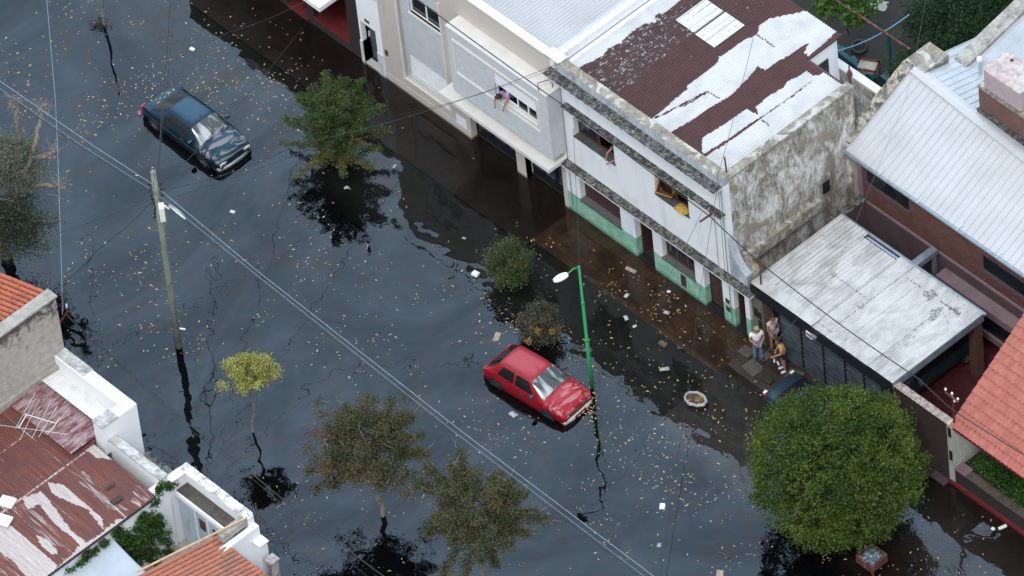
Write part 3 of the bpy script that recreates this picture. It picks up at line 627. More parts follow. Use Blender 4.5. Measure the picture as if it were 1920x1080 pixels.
# ================================================================== carport with dark gate
C_ = thing('carport', 'silver corrugated carport roof on steel frame with dark fascia', 'carport', (12.5, 6.5, 0))
STN = [cz([(1180,560),(1260,540),(1290,590),(1200,630)], 3.374, 1380, 380, 3.3), cz([(1215,700),(1300,650),(1330,690),(1230,760)], 3.374, 1380, 380, 3.3),
       cz([(880,1000),(1080,840),(1200,730),(1240,760),(1100,890),(950,1010)], 3.374, 1380, 380, 3.3), cz([(1290,690),(1410,650),(1440,700),(1330,780)], 3.374, 1380, 380, 3.3)]
CL = [cz([(a-3,b-4),(c+3,d-4),(c-3,d+4),(a-9,b+4)], 3.374, 1380, 380, 3.3) for a, b, c, d in ((645,468,832,615),(200,525,610,815),(1050,455,1170,540),(1300,625,1420,710),(440,290,470,330))]
def cst(u, v, p):
    t = -.25
    if min(abs(u-s_) for s_ in (10.15,11.9,13.4,14.9,9.55,12.62)) < .022: return .62
    if any(inpoly(p[0], p[1]+.02*math.sin(u*60), q) for q in CL): return .75
    if u > 12.3: t = .12
    for i, q in enumerate(STN):
        if inpoly(p[0]+.1*N2(u, v, 4), p[1]+.1*N2(u, v, 4, 3), q): t = .62 if i < 2 else .48
    return t
seam = [(8.75,10.15,3.32),(10.15,11.9,3.30),(11.9,13.4,3.28),(13.4,14.9,3.30),(14.9,16.15,3.32)]
for i, (a, b, z) in enumerate(seam):
    y0 = 4.25 if i > 1 else 4.32
    gpart(C_, 'roof_sheet', a, b+.05, int((b-a)/.022), y0, 8.95-(.25 if i == 1 else 0), 46, lambda u, v: (u, v, z+.012*math.sin(2*math.pi*u/(.11 if i > 1 else .18))*(1 if i > 1 else .9)+.006*N2(u, v, 1.5)+.01*((u*3) % 1 > .9)), M['carport'], tone=cst)
part(C_, 'roof_lap', MB().box(8.8, 12.0, 4.22, 4.75, 3.345, 3.352), M['carport'])
part(C_, 'fascia', MB().box(8.75, 16.15, 4.22, 4.27, 2.72, 3.24), M['blackmetal'])
part(C_, 'fascia', MB().box(16.12, 16.20, 4.27, 8.95, 2.95, 3.27), M['galv'], label='ribbed grey side fascia')
part(C_, 'gutter', MB().tube([(8.7,9.02,3.2),(16.25,9.02,3.24)], .07, 8), M['galv'])
part(C_, 'beam', MB().box(8.8,16.1,8.8,8.9,3.0,3.2).box(12.2,12.3,4.4,8.8,3.05,3.2), M['galv'])
part(C_, 'post', MB().box(15.75,16.12,8.55,8.92,0,3.2), M['brick'], label='brick post')
part(C_, 'post', MB().box(8.62,9.22,YF+.02,YF+.5,-.2,3.22), M['mauvelight'] if 0 else M['taupe'], label='brown rendered post with dark meter windows')
for z0, z1, xa, xb in ((2.75,3.1,8.72,9.2),(1.45,1.9,8.72,8.92),(1.45,1.8,8.95,9.12),(.95,1.35,8.93,9.12)): part(C_, 'meter_window', MB().box(xa, xb, YF+.005, YF+.02, z0, z1), M['black'])
part(C_, 'security_light', MB().box(12.05,12.3,4.08,4.2,2.9,3.0), M['galv'])
part(C_, 'floor', MB().box(9.2, 18.9, 4.6, 10.3, -.3, .09), M['redfloor'])
each(C_, 'roof_scrap', [(12.45,12.68,6.1,6.3,3.33,3.37),(10.6,10.85,6.55,6.68,3.34,3.37)], M['concrete'])
G = thing('gate', 'dark blue grey slatted metal gate below the silver carport roof', 'gate', (12.5, 4.5, 0))
gx = [9.95, 11.1, 12.25, 13.4, 14.4, 15.35, 16.02]
for a, b in zip(gx[:-1], gx[1:]):
    mb = MB()
    for i in range(9): mb.prism([(a+.04,4.47,.16+i*.25),(a+.04,4.515,.16+i*.25+.2),(a+.04,4.53,.16+i*.25+.2),(a+.04,4.50,.16+i*.25)], (b-a-.08,0,0)); mb.box(a+.04, b-.04, 4.455, 4.47, .16+i*.25, .185+i*.25)
    p_ = part(G, 'gate_panel', mb, M['gate']); MB().box(a+.04, b-.04, 4.525, 4.535, .14, 2.4).build('backing', M['blackmetal'], p_)
for x in gx: part(G, 'gate_post', MB().box(x-.035, x+.035, 4.46, 4.54, .06, 2.8), M['blackmetal'])
part(G, 'rail', MB().box(9.95, 16.05, 4.47, 4.50, 2.52, 2.6), M['gate'])
part(G, 'rail', MB().box(9.95, 16.05, 4.40, 4.44, .16, .2), M['gate'])
sg = tag(MB().box(11.70,12.02,4.195,4.215,2.62,2.9).build('sign', M['purewhite']), 'small white and red sign on the dark fascia above the gate', 'sign')
bpart = MB().box(11.74,11.98,4.185,4.195,2.7,2.84).build('sign_print', M['signred'], sg)
# brick boundary wall right of gate
BWL = thing('boundary_wall', 'sooty old brick wall with pale chipped coping between gate and tiled house', 'wall', (17.5, 4.4, 0))
part(BWL, 'wall', MB().box(16.08, 18.88, YF, YF+.26, -.3, 3.12), M['oldbrick'])
gpart(BWL, 'coping', 16.06, 18.90, 60, YF-.03, YF+.30, 5, lambda u, v: (u, v, 3.13+.03*N2(u, v, 14)), M['coping'])
part(BWL, 'footing', MB().box(16.5, 18.9, YF-.35, YF, -.3, .03), M['mauve'])
# ================================================================== brick house behind, white metal roof
D = thing('brick_house', 'brown brick house with bright white ribbed metal roof behind the carport', 'house', (13, 12, 0))
part(D, 'wall', MB().box(8.3, 30, 10.42, 10.7, 2.75, 4.95), M['brick'])
part(D, 'wall', MB().box(8.3, 30, 10.36, 10.7, -.1, 2.75), M['mauve'])
part(D, 'string_course', MB().box(8.3, 30, 10.34, 10.42, 2.75, 2.83), M['mauvelight'])
part(D, 'corner_trim', MB().box(8.22, 8.45, 10.38, 10.42, 2.83, 4.9), M['mauvelight'])
part(D, 'wall', MB().box(7.75, 8.0, 10.6, 17.5, -.1, 4.9), M['stucco'])
sl = .465; RY = 13.95
def rz(x, y): return 5.0+sl*(y-10.35)
def rib(u, pitch): return .035 if (u/pitch) % 1 < .13 else 0
def RF(u, v):
    yr = RY-.057*(u-7.9); y = 10.3+(yr-10.3)*v
    return (u, y, 5.0+sl*(y-10.35)+rib(u, .31))
gpart(D, 'roof', 7.75, 30, 1700, 0, 1, 8, RF, M['white_sheet'], smooth=False)
def RB(u, v):
    yr = RY-.057*(u-7.9); y = yr+v*3.4
    return (u, y, 5.0+sl*(yr-10.35)-.28*(y-yr)+rib(u, .31))
gpart(D, 'back_roof', 7.75, 30, 900, 0, 1, 4, RB, M['sheet2'], smooth=False)
def RC(u, v):
    yr = RY-.057*(u-7.9); y = yr+(v-.5)*.5
    return (u, y, 5.0+sl*(yr-10.35)+.05-abs(v-.5)*.16)
gpart(D, 'ridge_cap', 7.8, 30, 40, 0, 1, 4, RC, M['white_sheet'])
part(D, 'gutter', MB().tube([(7.65,10.24,4.96),(30,10.24,4.96)], .075, 8), M['galv'])
for i in range(9): part(D, 'gutter_bracket', MB().beam((9.6+i*2.05,10.15,5.05), (9.6+i*2.05,10.5,5.12), .02), M['chrome'])
def GC(u, v): # gable coping
    y = 10.5+(RY-10.5)*u; return (7.30+v*.48, y, 5.0+sl*(y-10.35)+.10+(.03*N2(y*8, v*3, 1)))
gpart(D, 'gable_coping', 0, 1, 90, 0, 1, 10, GC, M['mould2'])
part(D, 'gable_wall', MB().prism([(7.32,10.5,0),(7.32,RY+.3,0),(7.32,RY+.3,6.7),(7.32,RY,6.73),(7.32,10.5,5.1)], (.44, 0, 0)), M['oldwall'])
part(D, 'gable_end', MB().box(7.3, 8.3, RY, RY+1.3, 4, 6.72), M['lichen'])
wd = part(D, 'window', MB().box(8.75, 10.9, 10.385, 10.415, 3.95, 4.55), M['glass']); MB().box(8.65, 11.0, 10.33, 10.415, 3.78, 3.95).build('sill', M['mauve'], wd)
wd = part(D, 'window', MB().box(14.8, 17.9, 10.385, 10.415, 3.6, 4.3), M['glass']); MB().box(14.7, 18.0, 10.33, 10.415, 3.4, 3.6).build('sill', M['mauve'], wd)
part(D, 'bay_ledge', MB().box(12.75, 18.5, 9.85, 10.36, 1.85, 2.2), M['mauvelight'])
part(D, 'bay_window', MB().box(12.85, 18.5, 9.95, 10.36, .9, 1.85), M['blackmetal'])
part(D, 'bay_sill', MB().box(12.75, 18.5, 9.85, 10.36, .6, .9), M['mauvelight'])
CW = thing('courtyard_wall', 'dark mauve rendered courtyard wall with mossy top beside the brick house', 'wall', (8.6, 9.7, 0))
part(CW, 'wall', MB().box(8.35, 8.62, 8.9, 10.36, -.1, 2.95), M['mauve']); gpart(CW, 'wall_top', 8.3, 8.66, 10, 8.7, 10.36, 30, lambda u, v: (u, v, 2.97+.03*N2(u, v, 12)), M['mould'])
BE = thing('beam_frame', 'grey steel beam and post standing in the dark courtyard', 'frame', (12, 9.6, 0))
part(BE, 'beam', MB().box(12.15, 12.45, 9.0, 10.3, 2.75, 3.0), M['galv']); part(BE, 'post', MB().box(12.3, 12.42, 10.1, 10.25, 0, 2.75), M['galv'])
# chimney block with water tank
CH = thing('chimney', 'brown brick chimney block rising through the white metal roof', 'chimney', (13.6, 14.6, 6))
cb = P(1877, 238, 6.5)
part(CH, 'stack', MB().box(cb.x-1.1, cb.x+1.9, cb.y, cb.y+1.5, 5.4, 7.85), M['redbrick2'])
part(CH, 'cap', MB().box(cb.x-1.14, cb.x+1.94, cb.y-.04, cb.y+1.54, 7.85, 7.93), M['lichen'])
part(CH, 'flashing', MB().box(cb.x-1.16, cb.x+1.96, cb.y-.08, cb.y, 6.2, 6.75), M['mould'])
tk = thing('water_tank', 'pinkish rounded water tank with stained lid on the brick chimney block', 'water tank', (cb.x+.5, cb.y+.8, 7.93))
tb = MB().box(cb.x-.82, cb.x+1.1, cb.y+.0, cb.y+1.25, 7.96, 8.95); part(tk, 'tank_body', tb, M['tank'], bevel=.09)
part(tk, 'lid', MB().box(cb.x-.84, cb.x+1.12, cb.y-.02, cb.y+1.27, 8.955, 9.03), M['tanktop'], bevel=.03)
part(tk, 'lid_handle', MB().lathe((cb.x-.3, cb.y+1.0, 9.03), [(.06,0),(.07,.04),(.02,.07)], 10), M['maroonpaint'], smooth=True)
for px, py, z in ((1838, 135, 6.2), (1845, 190, 6.1)):
    p = P(px, py, z); vp = tag(MB().lathe((0,0,0), [(.07,-.3),(.07,.55),(.11,.56),(.11,.75),(.04,.8)], 12).build('vent_pipe', M['purewhite'], None, True), 'white vent pipe standing on the roof left of the water tank, the upper one' if py < 150 else 'white vent pipe left of the brick chimney, the lower one', 'vent pipe')
    vp.location = p
# upper right corrugated roof house
U = thing('house', 'house with pale corrugated roof and white coping in the upper right corner', 'house', (12, 20, 0))
def RU(u, v): return (u, v, 6.0+.2*(v-15.4)+.02*math.sin(2*math.pi*u/.13))
gpart(U, 'roof', 8.7, 22, 800, 15.4, 27, 6, RU, M['sheet2'])
part(U, 'coping', MB().prism([(8.2,15.3,5.9),(8.85,15.3,5.9),(8.85,15.3,6.15),(8.2,15.3,6.15)], (0, 11, 2.2)), M['concrete'])
part(U, 'wall', MB().box(8.25, 22, 15.45, 15.7, 0, 5.85).box(8.25, 8.5, 15.7, 26, 0, 5.85), M['white'])
part(U, 'ridge_flashing', MB().prism([(9.6,18.9,6.78),(22,18.9,6.78),(22,19.3,6.88),(9.6,19.3,6.88)], (0, 0, .04)), M['white_sheet'])
# ================================================================== tiled house bottom right
T = thing('tiled_house', 'house with salmon clay tile roof and white entrance pillar in the lower right', 'house', (22, 7, 0))
ts = .70
def RT(u, v):      # u along X, v along slope in Y metres
    row = (v/.30); fr = row % 1; ci = math.floor(u/.205+.0); t = (u/.205) % 1
    return (u, v, 3.12+ts*(v-4.3)+.06*(1-fr)+.022*math.sin(math.pi*min(1, t/.72)) if t < .72 else 3.12+ts*(v-4.3)+.06*(1-fr)-.006)
def tt(u, v, p): return (math.sin(math.floor(u/.205)*12.9898+math.floor(v/.30)*78.233)*43758.5453) % 1
ys = []; n_ = int((9.4-4.3)/.30)
mb = MB(); tn = []
cols = int((24.5-19.05)/.205*5)
rowsY = []
prof_ = [(0, .030), (-.03, .062), (.5, .034), (1.0, .004), (1.22, -.004)]
for r in range(n_+1):
    for fr, off in prof_: rowsY.append((r, 4.3+(r+fr)*.30, off))
for r, v, off in rowsY:
    for i in range(cols+1):
        u = 19.05+i*.041; t_ = ((u+1e-4)/.205) % 1; wv = .022*math.sin(math.pi*min(1, t_/.72)) if t_ < .72 else -.010
        mb.v.append((u, v, 3.12+ts*(v-4.3)+off+wv)); tn.append((math.sin(math.floor((u+1e-4)/.205)*12.9898+r*78.233)*43758.5453) % 1)
for j in range(len(rowsY)-1):
    for i in range(cols): a = j*(cols+1)+i; mb.f.append((a, a+1, a+cols+2, a+cols+1))
part(T, 'roof', mb, M['tile_salmon'], smooth=False, tone=tn)
part(T, 'eave_board', MB().box(19.1, 24.5, 4.35, 4.42, 2.95, 3.1), M['maroonpaint'])
part(T, 'verge', MB().prism([(19.06,4.32,3.02),(19.06,9.4,3.02+ts*5.08),(19.06,9.4,2.88+ts*5.08),(19.06,4.32,2.88)], (.05,0,0)), M['maroonpaint'])
part(T, 'wall', MB().box(19.3, 24.5, 6.3, 6.5, -.2, 4.3).box(19.3, 19.5, 6.5, 9.2, -.2, 4.0), M['maroonpaint'])
part(T, 'pillar', MB().box(18.90, 19.18, YF-.02, YF+1.35, -.3, 3.14), M['cream'])
for z in (1.25, 2.5): part(T, 'niche', MB().box(18.96, 19.12, YF-.035, YF-.02, z, z+.5), M['black'])
part(T, 'garden_wall', MB().box(19.18, 24.5, YF+.0, YF+.26, .12, .86), M['darkbrick'])
cp = MB()
for i in range(70): cp.box(19.75+i*.075, 19.75+i*.075+.06, YF-.04, YF+.30, .862, .93)
part(T, 'garden_wall_cap', cp, M['rowlock'])
part(T, 'garden_wall_cap', MB().box(19.18,19.74,YF-.04,YF+.4,.862,.92), M['mauvelight'])
part(T, 'plinth', MB().box(18.88, 24.5, YF-.10, YF, -.3, .16), M['maroonpaint'])
part(T, 'planter_soil', MB().box(19.2, 24.5, YF+.26, 6.3, .1, .8), M['dirt'])
# ================================================================== left row: orange tile house with stucco gable
L1 = thing('house', 'house with orange barrel tile roof and bare stucco side wall at the left edge', 'house', (-9, -20, 0))
part(L1, 'side_wall', MB().box(-6.72, -6.48, -40, -16.0, -.3, 7.42), M['stuccostain'])
part(L1, 'front_wall', MB().box(-20, -6.72, -16.25, -16.0, -.3, 6.0), M['stucco'])
part(L1, 'coping', MB().box(-6.95, -6.42, -40, -15.95, 7.42, 7.5), M['stucco'])
mb = MB(); tn = []
for c in range(40):
    yb_ = -16.15-c*.235
    for k in range(12):
        x1 = -6.95-k*.36; x0 = x1-.39; z1 = 7.42-.37*(-6.95-x1); z0 = z1-.37*.39
        for s in range(2):
            pass
        r1, r0 = .085, .105
        q = []
        for (x, z, r) in ((x1, z1, r1), (x0, z0-.0, r0)):
            for a in range(7):
                an = math.pi*a/6; q.append((x, yb_+r*math.cos(an), z+.02+r*.9*math.sin(an)))
        t = random.random()**2
        if random.random() < .06: t = 1
        mb.add(q, [(i, i+1, i+8, i+7) for i in range(6)]+[tuple(range(7, 14))]); tn += [t]*14
part(L1, 'roof_tiles', mb, M['tile_orange'], smooth=False, tone=tn)
part(L1, 'roof_deck', MB().prism([(-6.95,-16.05,7.40),(-12,-16.05,5.53),(-12,-16.05,5.3),(-6.95,-16.05,7.2)], (0,-12,0)), M['tiledeck'])
# ================================================================== left row: white parapet house with rusty roof
L2 = thing('house', 'low house with white parapets and rusty corrugated sheet roof at the lower left', 'house', (-3, -20, 0))
part(L2, 'parapet', MB().box(-6.47, -2.45, -16.5, -16.0, -.3, 4.65).box(-2.93, -2.45, -17.7, -16.5, 3.2, 4.65).box(-2.93,-2.45,-17.15,-16.5,-.3,3.2), M['white'])
each(L2, 'parapet_cap', [(-6.47, -4.9, -16.44, -15.97, 4.653, 4.68),(-3.0, -2.42, -17.7, -16.9, 4.653, 4.70)], M['capstain'])
part(L2, 'parapet', MB().box(-2.45, .42, -17.45, -17.17, -.3, 3.84), M['white'])
part(L2, 'parapet_cap', MB().box(-2.5, .45, -17.5, -17.12, 3.843, 3.90), M['capstain'])
part(L2, 'canopy', MB().box(-2.0, -.35, -17.17, -16.15, 2.42, 2.52), M['mould'])
part(L2, 'side_wall', MB().box(.25, .45, -40, -17.45, -.3, 3.25), M['white'])
def RL(u, v): return (u, v, 3.98-.075*(u+6.5)+.012*math.sin(2*math.pi*v/.1))
def czl(p): return [tuple(P(a/2.4545, 640+b/2.4545, 3.7)[:2]) for a, b in p]
LP = [czl(q) for q in ([(100,725),(185,685),(225,725),(330,860),(390,900),(370,925),(330,885),(250,830),(180,745),(130,770)], [(220,650),(290,655),(470,800),(475,850),(400,760),(330,735),(240,700)],
     [(-40,830),(60,850),(260,1010),(230,1100),(130,1080),(60,1000),(-40,940)], [(440,880),(540,800),(620,780),(350,980),(300,1010),(250,1030),(330,960),(360,920)], [(395,500),(450,470),(490,500),(520,540),(440,530)], [(165,880),(215,900),(265,950),(240,965),(190,930)])]
LM = [czl(q) for q in ([(340,620),(380,590),(440,640),(520,720),(600,760),(500,760),(400,680)], [(40,760),(120,740),(260,860),(330,960),(200,900)], [(-40,960),(40,980),(130,1100),(-40,1100)], [(340,520),(360,505),(10,760),(-40,780)], [(620,640),(720,690),(640,740),(600,720)])]
def lt(u, v, p):
    x = p[0]+.10*N2(p[0], p[1]*3, 4); y = p[1]+.05*N2(p[0], p[1], 9)
    if any(inpoly(x, y, q) for q in LP): return .80
    if any(inpoly(x, y, q) for q in LM): return .44
    if abs((p[1]+17.9) % 1.45) < .06: return .46
    if abs(p[0]+2.75) < .05 or abs(p[0]+4.9) < .04: return .55
    return .13
gpart(L2, 'roof', -6.6, .56, 130, -27.5, -17.9, 800, RL, M['rusty'], tone=lt)
gpart(L2, 'roof', -6.6, -2.9, 60, -17.9, -17.0, 80, RL, M['pinkroof'], tone=lt)
def RL2(u, v): return (u, v, 4.12-.22*(v+17.2)*-1*.0-.10*(v+17.2)+.02*math.sin(2*math.pi*u/.13))
gpart(L2, 'front_roof', -6.5, -2.93, 260, -17.35, -16.5, 8, RL2, M['whiteribs'])
def RL3(u, v): return (u, v, 4.04-.03*(u+6.5)+.012*math.sin(2*math.pi*u/.1))
gpart(L2, 'upper_roof', -6.5, -2.9, 340, -18.9, -17.3, 30, RL3, M['pinkroof'])
part(L2, 'flashing', MB().box(-6.47, -6.3, -27, -16.5, 3.9, 4.25), M['stucco'])
part(L2, 'eave_board', MB().box(.50, .58, -27.5, -17.9, 3.32, 3.42), M['barkdark'])
each(L2, 'roof_scrap', [(-.35,-.15,-19.3,-18.8,3.56,3.60),(-.95,-.85,-19.0,-18.6,3.6,3.64)], M['barkdark'])
# aerial lying on the rusty roof
AE = thing('roof_aerial', 'fallen white television aerial with tangled cable on the rusty roof', 'aerial', (-5.5, -20, 4.1))
ae = MB()
def pr(x, y, dz=.15): q = P(x, y, 3.95); return (q.x, q.y, 3.98-.075*(q.x+6.5)+dz)
ae.tube([pr(35,806), pr(50,782)], .022, 5).tube([pr(47,780), pr(107,795)], .018, 5)
for a, b, c, d in ((38,828,75,755),(60,825,95,760),(73,822,108,765),(90,815,130,768),(98,810,112,785),(30,808,68,742),(0,803,130,815)): ae.tube([pr(a,b,.2), pr(c,d,.2)], .008, 4)
part(AE, 'aerial', ae, M['purewhite'])
cl = []
for i in range(110):
    a = i*.5; r = .25+.16*math.sin(i*.37)+.08*math.sin(i*1.7); cx, cy = (85+i*.2, 792+i*.15)
    q = pr(cx, cy, .05+.08*abs(math.sin(i*.9))); cl.append((q[0]+r*math.cos(a), q[1]+r*math.sin(a), q[2]))
part(AE, 'coiled_cable', MB().tube(cl, .009, 4), M['twig'])
for px, py, k in ((12, 935, 0), (5, 968, 1)):
    q = pr(px, py, 0); o = MB().box(-.3,.3,-.25,.25,0,.12).box(-.22,.22,-.18,.18,.12,.2).build('roof_cover' if k else 'roof_cowl', M['purewhite'], None, bevel=.05)
    o.location = q; o.rotation_euler = (0, 0, .4); tag(o, 'white ribbed roof cowl on the rusty roof by the left edge' if not k else 'flat white cover beside the cowl on the rusty roof', 'roof cowl')
# ================================================================== left row: patio wall with blue door
L3 = thing('patio_wall', 'white patio walls with mouldy coping and pale blue inner doors', 'wall', (2, -16.5, 0))
part(L3, 'wall', MB().box(.08, 3.75, -16.28, -16.0, -.3, 3.3).box(.08, .36, -17.4, -16.28, -.3, 3.3).box(3.75,4.0,-20,-16.0,-.3,2.9), M['white'])
gpart(L3, 'coping', .05, 3.7, 110, -16.36, -15.96, 8, lambda u, v: (u, v, 3.33+.02*N2(u, v, 12)), M['flake'])
part(L3, 'coping', MB().box(.04,.42,-17.9,-16.36,3.303,3.35), M['white'])
part(L3, 'inner_ledge', MB().box(.36, 3.5, -16.85, -16.28, 2.62, 2.72), M['soot'])
part(L3, 'fascia', MB().box(.36, 3.5, -16.93, -16.85, 2.55, 2.76), M['white'])
ds = part(L3, 'blue_doors', MB().box(.45, 3.4, -16.80, -16.74, 0, 2.55), M['bluedoor'])
for x in (1.25, 1.95, 2.7): MB().box(x, x+.06, -16.83, -16.8, 0, 2.5).build('door_rail', M['purewhite'], ds)
for x in (1.5, 2.25): MB().box(x, x+.32, -16.84, -16.8, 1.55, 2.05).build('door_pane', M['wood'], ds)
part(L3, 'side_top', MB().box(3.42, 3.75, -17.5, -16.36, 3.0, 3.28), M['concrete'])
part(L3, 'batten', MB().beam((3.72,-16.3,3.36), (3.15,-21,3.9), .07, .05), M['ochre'])
part(L3, 'block', MB().box(3.95, 4.35, -16.35, -16.0, -.3, 2.3).box(3.9, 4.4, -16.4, -15.95, 2.3, 2.36), M['purewhite'])
part(L3, 'pillar', MB().box(4.55, 4.85, -16.35, -16.0, -.3, 1.7).box(4.5, 4.9, -16.4, -15.95, 1.7, 1.76), M['redwhite'])
pp = tag(MB().tube([(3.85,-15.9,3.9),(3.9,-15.88,1.8)], .03, 6).build('drain_pipe', M['rust']), 'rusty thin pipe standing beside the white patio wall', 'pipe')
L4 = thing('tiled_roof_house', 'house with weathered barrel tile roof at the bottom edge beside the patio', 'house', (5, -20, 0))
mb = MB(); tn = []
for c in range(26):
    xb = 3.25+c*.215
    y0 = -17.35
    for k in range(14):
        ya = y0-k*.36; yb2 = ya-.40; za = 2.75+.24*(-ya-17.3); zb = 2.75+.24*(-yb2-17.3)
        q = []
        for (y, z, r) in ((ya, za, .10), (yb2, zb, .085)):
            for a in range(7):
                an = math.pi*a/6; q.append((xb+r*math.cos(an), y, z+.02+r*.9*math.sin(an)))
        t = random.random()
        if c < 4: t *= .35
        if random.random() < .1: t = 0
        mb.add(q, [(i, i+1, i+8, i+7) for i in range(6)]+[tuple(range(7))]); tn += [t]*14
part(L4, 'roof_tiles', mb, M['tile_brown'], smooth=False, tone=tn)
part(L4, 'roof_deck', MB().prism([(3.2,-17.3,2.72),(3.2,-23,4.09),(3.2,-23,3.9),(3.2,-17.3,2.5)], (6,0,0)), M['maroon'])
part(L4, 'wall', MB().box(3.3, 9, -17.6, -17.35, -.3, 2.6), M['white'])
# ================================================================== vegetation
def leaves(clumps, n, size, asp=.42, seed=1, up=0.0, pw=1.6, fleck=0.0):      # clumps: (centre, sigma, tone)
    rnd = random.Random(seed); mb = MB(); tn = []
    wts = [c[1]**pw for c in clumps]; idx = rnd.choices(range(len(clumps)), wts, k=n)
    V = mb.v; F = mb.f
    for i in idx:
        c, s, t = clumps[i]
        x = c[0]+rnd.gauss(0, s); y = c[1]+rnd.gauss(0, s); z = c[2]+rnd.gauss(0, s*.8)
        if z < .03: continue
        l = size*rnd.uniform(.6, 1.4)
        a = rnd.uniform(0, 6.283); e = rnd.uniform(-.9, .9)+up
        d = (math.cos(a)*math.cos(e)*l, math.sin(a)*math.cos(e)*l, math.sin(e)*l)
        b = rnd.uniform(0, 6.283); k = l*asp*.5
        q = Vector((math.cos(b), math.sin(b), rnd.uniform(-.8, .8))).cross(Vector(d)); 
        if q.length < 1e-5: continue
        q *= k/q.length
        m = len(V); mx_, my_, mz_ = x+d[0]*.5, y+d[1]*.5, z+d[2]*.5
        V.append((x, y, z)); V.append((mx_+q.x, my_+q.y, mz_+q.z)); V.append((x+d[0], y+d[1], z+d[2])); V.append((mx_-q.x, my_-q.y, mz_-q.z))
        F.append((m, m+1, m+2, m+3)); tt_ = min(1, max(0, t+rnd.gauss(0, .12))); tt_ = .93 if fleck and rnd.random() < fleck else tt_; tn += [tt_]*4
    return mb, tn
def limb(mb, a, b, r0, r1, wob, rnd, n=6, sides=6):
    a = Vector(a); b = Vector(b); pts = []; L = (b-a).length
    for i in range(n+1):
        t = i/n; p = a.lerp(b, t); f = math.sin(math.pi*t)*wob*L
        pts.append(p+Vector((rnd.uniform(-f, f), rnd.uniform(-f, f), rnd.uniform(-f, f)*.5+f*.3)))
    mb.tube(pts, [r0+(r1-r0)*i/n for i in range(n+1)], sides); return pts
def make_tree(name, label, cat, base, trunk_top, clumps, n, size, lm, tm, tr=.09, nb=16, twigs=0, twm=None, asp=.42, seed=3, up=0, group=None, ntr=1, pw=1.6, fleck=0):
    rnd = random.Random(seed); base = Vector(base)
    t = thing(name, label, cat, (base.x, base.y, 0), 0, group)
    mb = MB()
    for q in range(ntr):
        limb(mb, base+Vector((rnd.uniform(-.1, .1), rnd.uniform(-.1, .1), 0))*(ntr > 1)-Vector((0, 0, .6)), trunk_top, tr*1.15, tr*.8, .03, rnd, 8, 8)
    for c in rnd.sample(clumps, min(nb, len(clumps))):
        st = Vector(trunk_top).lerp(base, rnd.uniform(0, .25)); limb(mb, st, c[0], tr*rnd.uniform(.35, .6), .008, .10, rnd, 6, 5)
    part(t, 'trunk', mb, tm, True)
    m2, tn = leaves(clumps, n, size, asp, seed, up, pw, fleck); part(t, 'crown', m2, lm, tone=tn)
    if twigs:
        tb_ = MB()
        for i in range(twigs):
            c = rnd.choice(clumps)[0]; d = Vector((rnd.gauss(0, 1), rnd.gauss(0, 1), rnd.gauss(.4, .7))).normalized()*rnd.uniform(.25, .7)
            limb(tb_, c, Vector(c)+d, .012, .004, .12, rnd, 3, 4)
        part(t, 'twigs', tb_, twm or M['twig'])
    return t
def ell(c, rx, rz, n, s, seed, shell=.75, rough=.18, tones=(.2, .8), flat=0):
    rnd = random.Random(seed); out = []
    for i in range(n):
        d = Vector((rnd.gauss(0, 1), rnd.gauss(0, 1), rnd.gauss(0, 1))).normalized()
        if flat and d.z < -flat: d.z *= .4
        k = (shell+(1-shell)*rnd.random())*(1+rough*noise.noise(d*2.2+Vector((seed, 0, 0)))*2)
        tone = tones[0]+(tones[1]-tones[0])*(.5+.9*noise.noise(d*2.7+Vector((0, seed, 5))))+rnd.uniform(-.08, .08)
        out.append((Vector((c[0]+d.x*rx*k, c[1]+d.y*rx*k, c[2]+d.z*rz*k)), s*rnd.uniform(.7, 1.25), tone))
    return out
# big round street tree
pc = P(1568, 872, 3.2)
cl_ = ell(pc, 3.16, 2.70, 1100, .115, 11, .87, .065, (.24, .60))+ell(pc, 2.7, 2.3, 200, .3, 12, .5, .05, (.1, .5))
rn = random.Random(5)
for px, py, z in [(1580,985,1.6),(1572,1005,1.4),(1590,970,1.9),(1585,1000,1.3),(1570,955,2.2),(1550,975,1.8),(1478,945,2.6)]:
    q = P(px, py, z); cl_ += [(q+Vector((rn.gauss(0,.15), rn.gauss(0,.15), rn.gauss(0,.15))), .10, .97) for _ in range(3)]
make_tree('street_tree', 'large dense round-crowned green tree with yellow flecks beside the driveway', 'tree', (pc.x, pc.y, 0), (pc.x, pc.y, 2.0), cl_, 85000, .115, M['leaf_round'], M['barkdark'], .16, 24, seed=21, fleck=.012)
# green conical tree
b = P(632, 296); cl_ = []
rn = random.Random(8)
def plume(a, e, r0, r1, n, tone, jit=.1):
    for i in range(n):
        t = (i+.5)/n; p = Vector(a).lerp(Vector(e), t); r = r0+(r1-r0)*t
        for k in range(3):
            an = rn.uniform(0, 6.28); cl_.append((p+Vector((math.cos(an)*r, math.sin(an)*r, rn.uniform(-.1, .1))), max(.06, r*.4), tone+rn.uniform(-.18, .18)))
tip = Vector((b.x, b.y, 4.75))
plume((b.x, b.y, .6), tip, .55, .04, 16, .45)
for i in range(46):
    an = i*2.4; lv = (i/46); rr = 1.95*(1-lv)**.7+.35+.25*rn.random(); z0 = .3+lv*2.6; z1 = z0+.35+.5*rn.random()+lv*.5
    plume((b.x+.15*math.cos(an), b.y+.15*math.sin(an), z0), (b.x+rr*math.cos(an), b.y+rr*math.sin(an), z1), .26, .03, 9, .40 if z0 > .9 else .66)
for px, py, z in ((680,145,4.0),(600,215,3.4),(655,190,4.2),(720,200,3.3),(585,250,2.2),(700,215,3.0)):
    q = P(px, py, z); plume((b.x, b.y, z*.55), q, .30, .03, 11, .36)
cl_ += ell((b.x, b.y, 1.5), 1.15, 1.0, 50, .22, 6, .5, .1, (.3, .8))
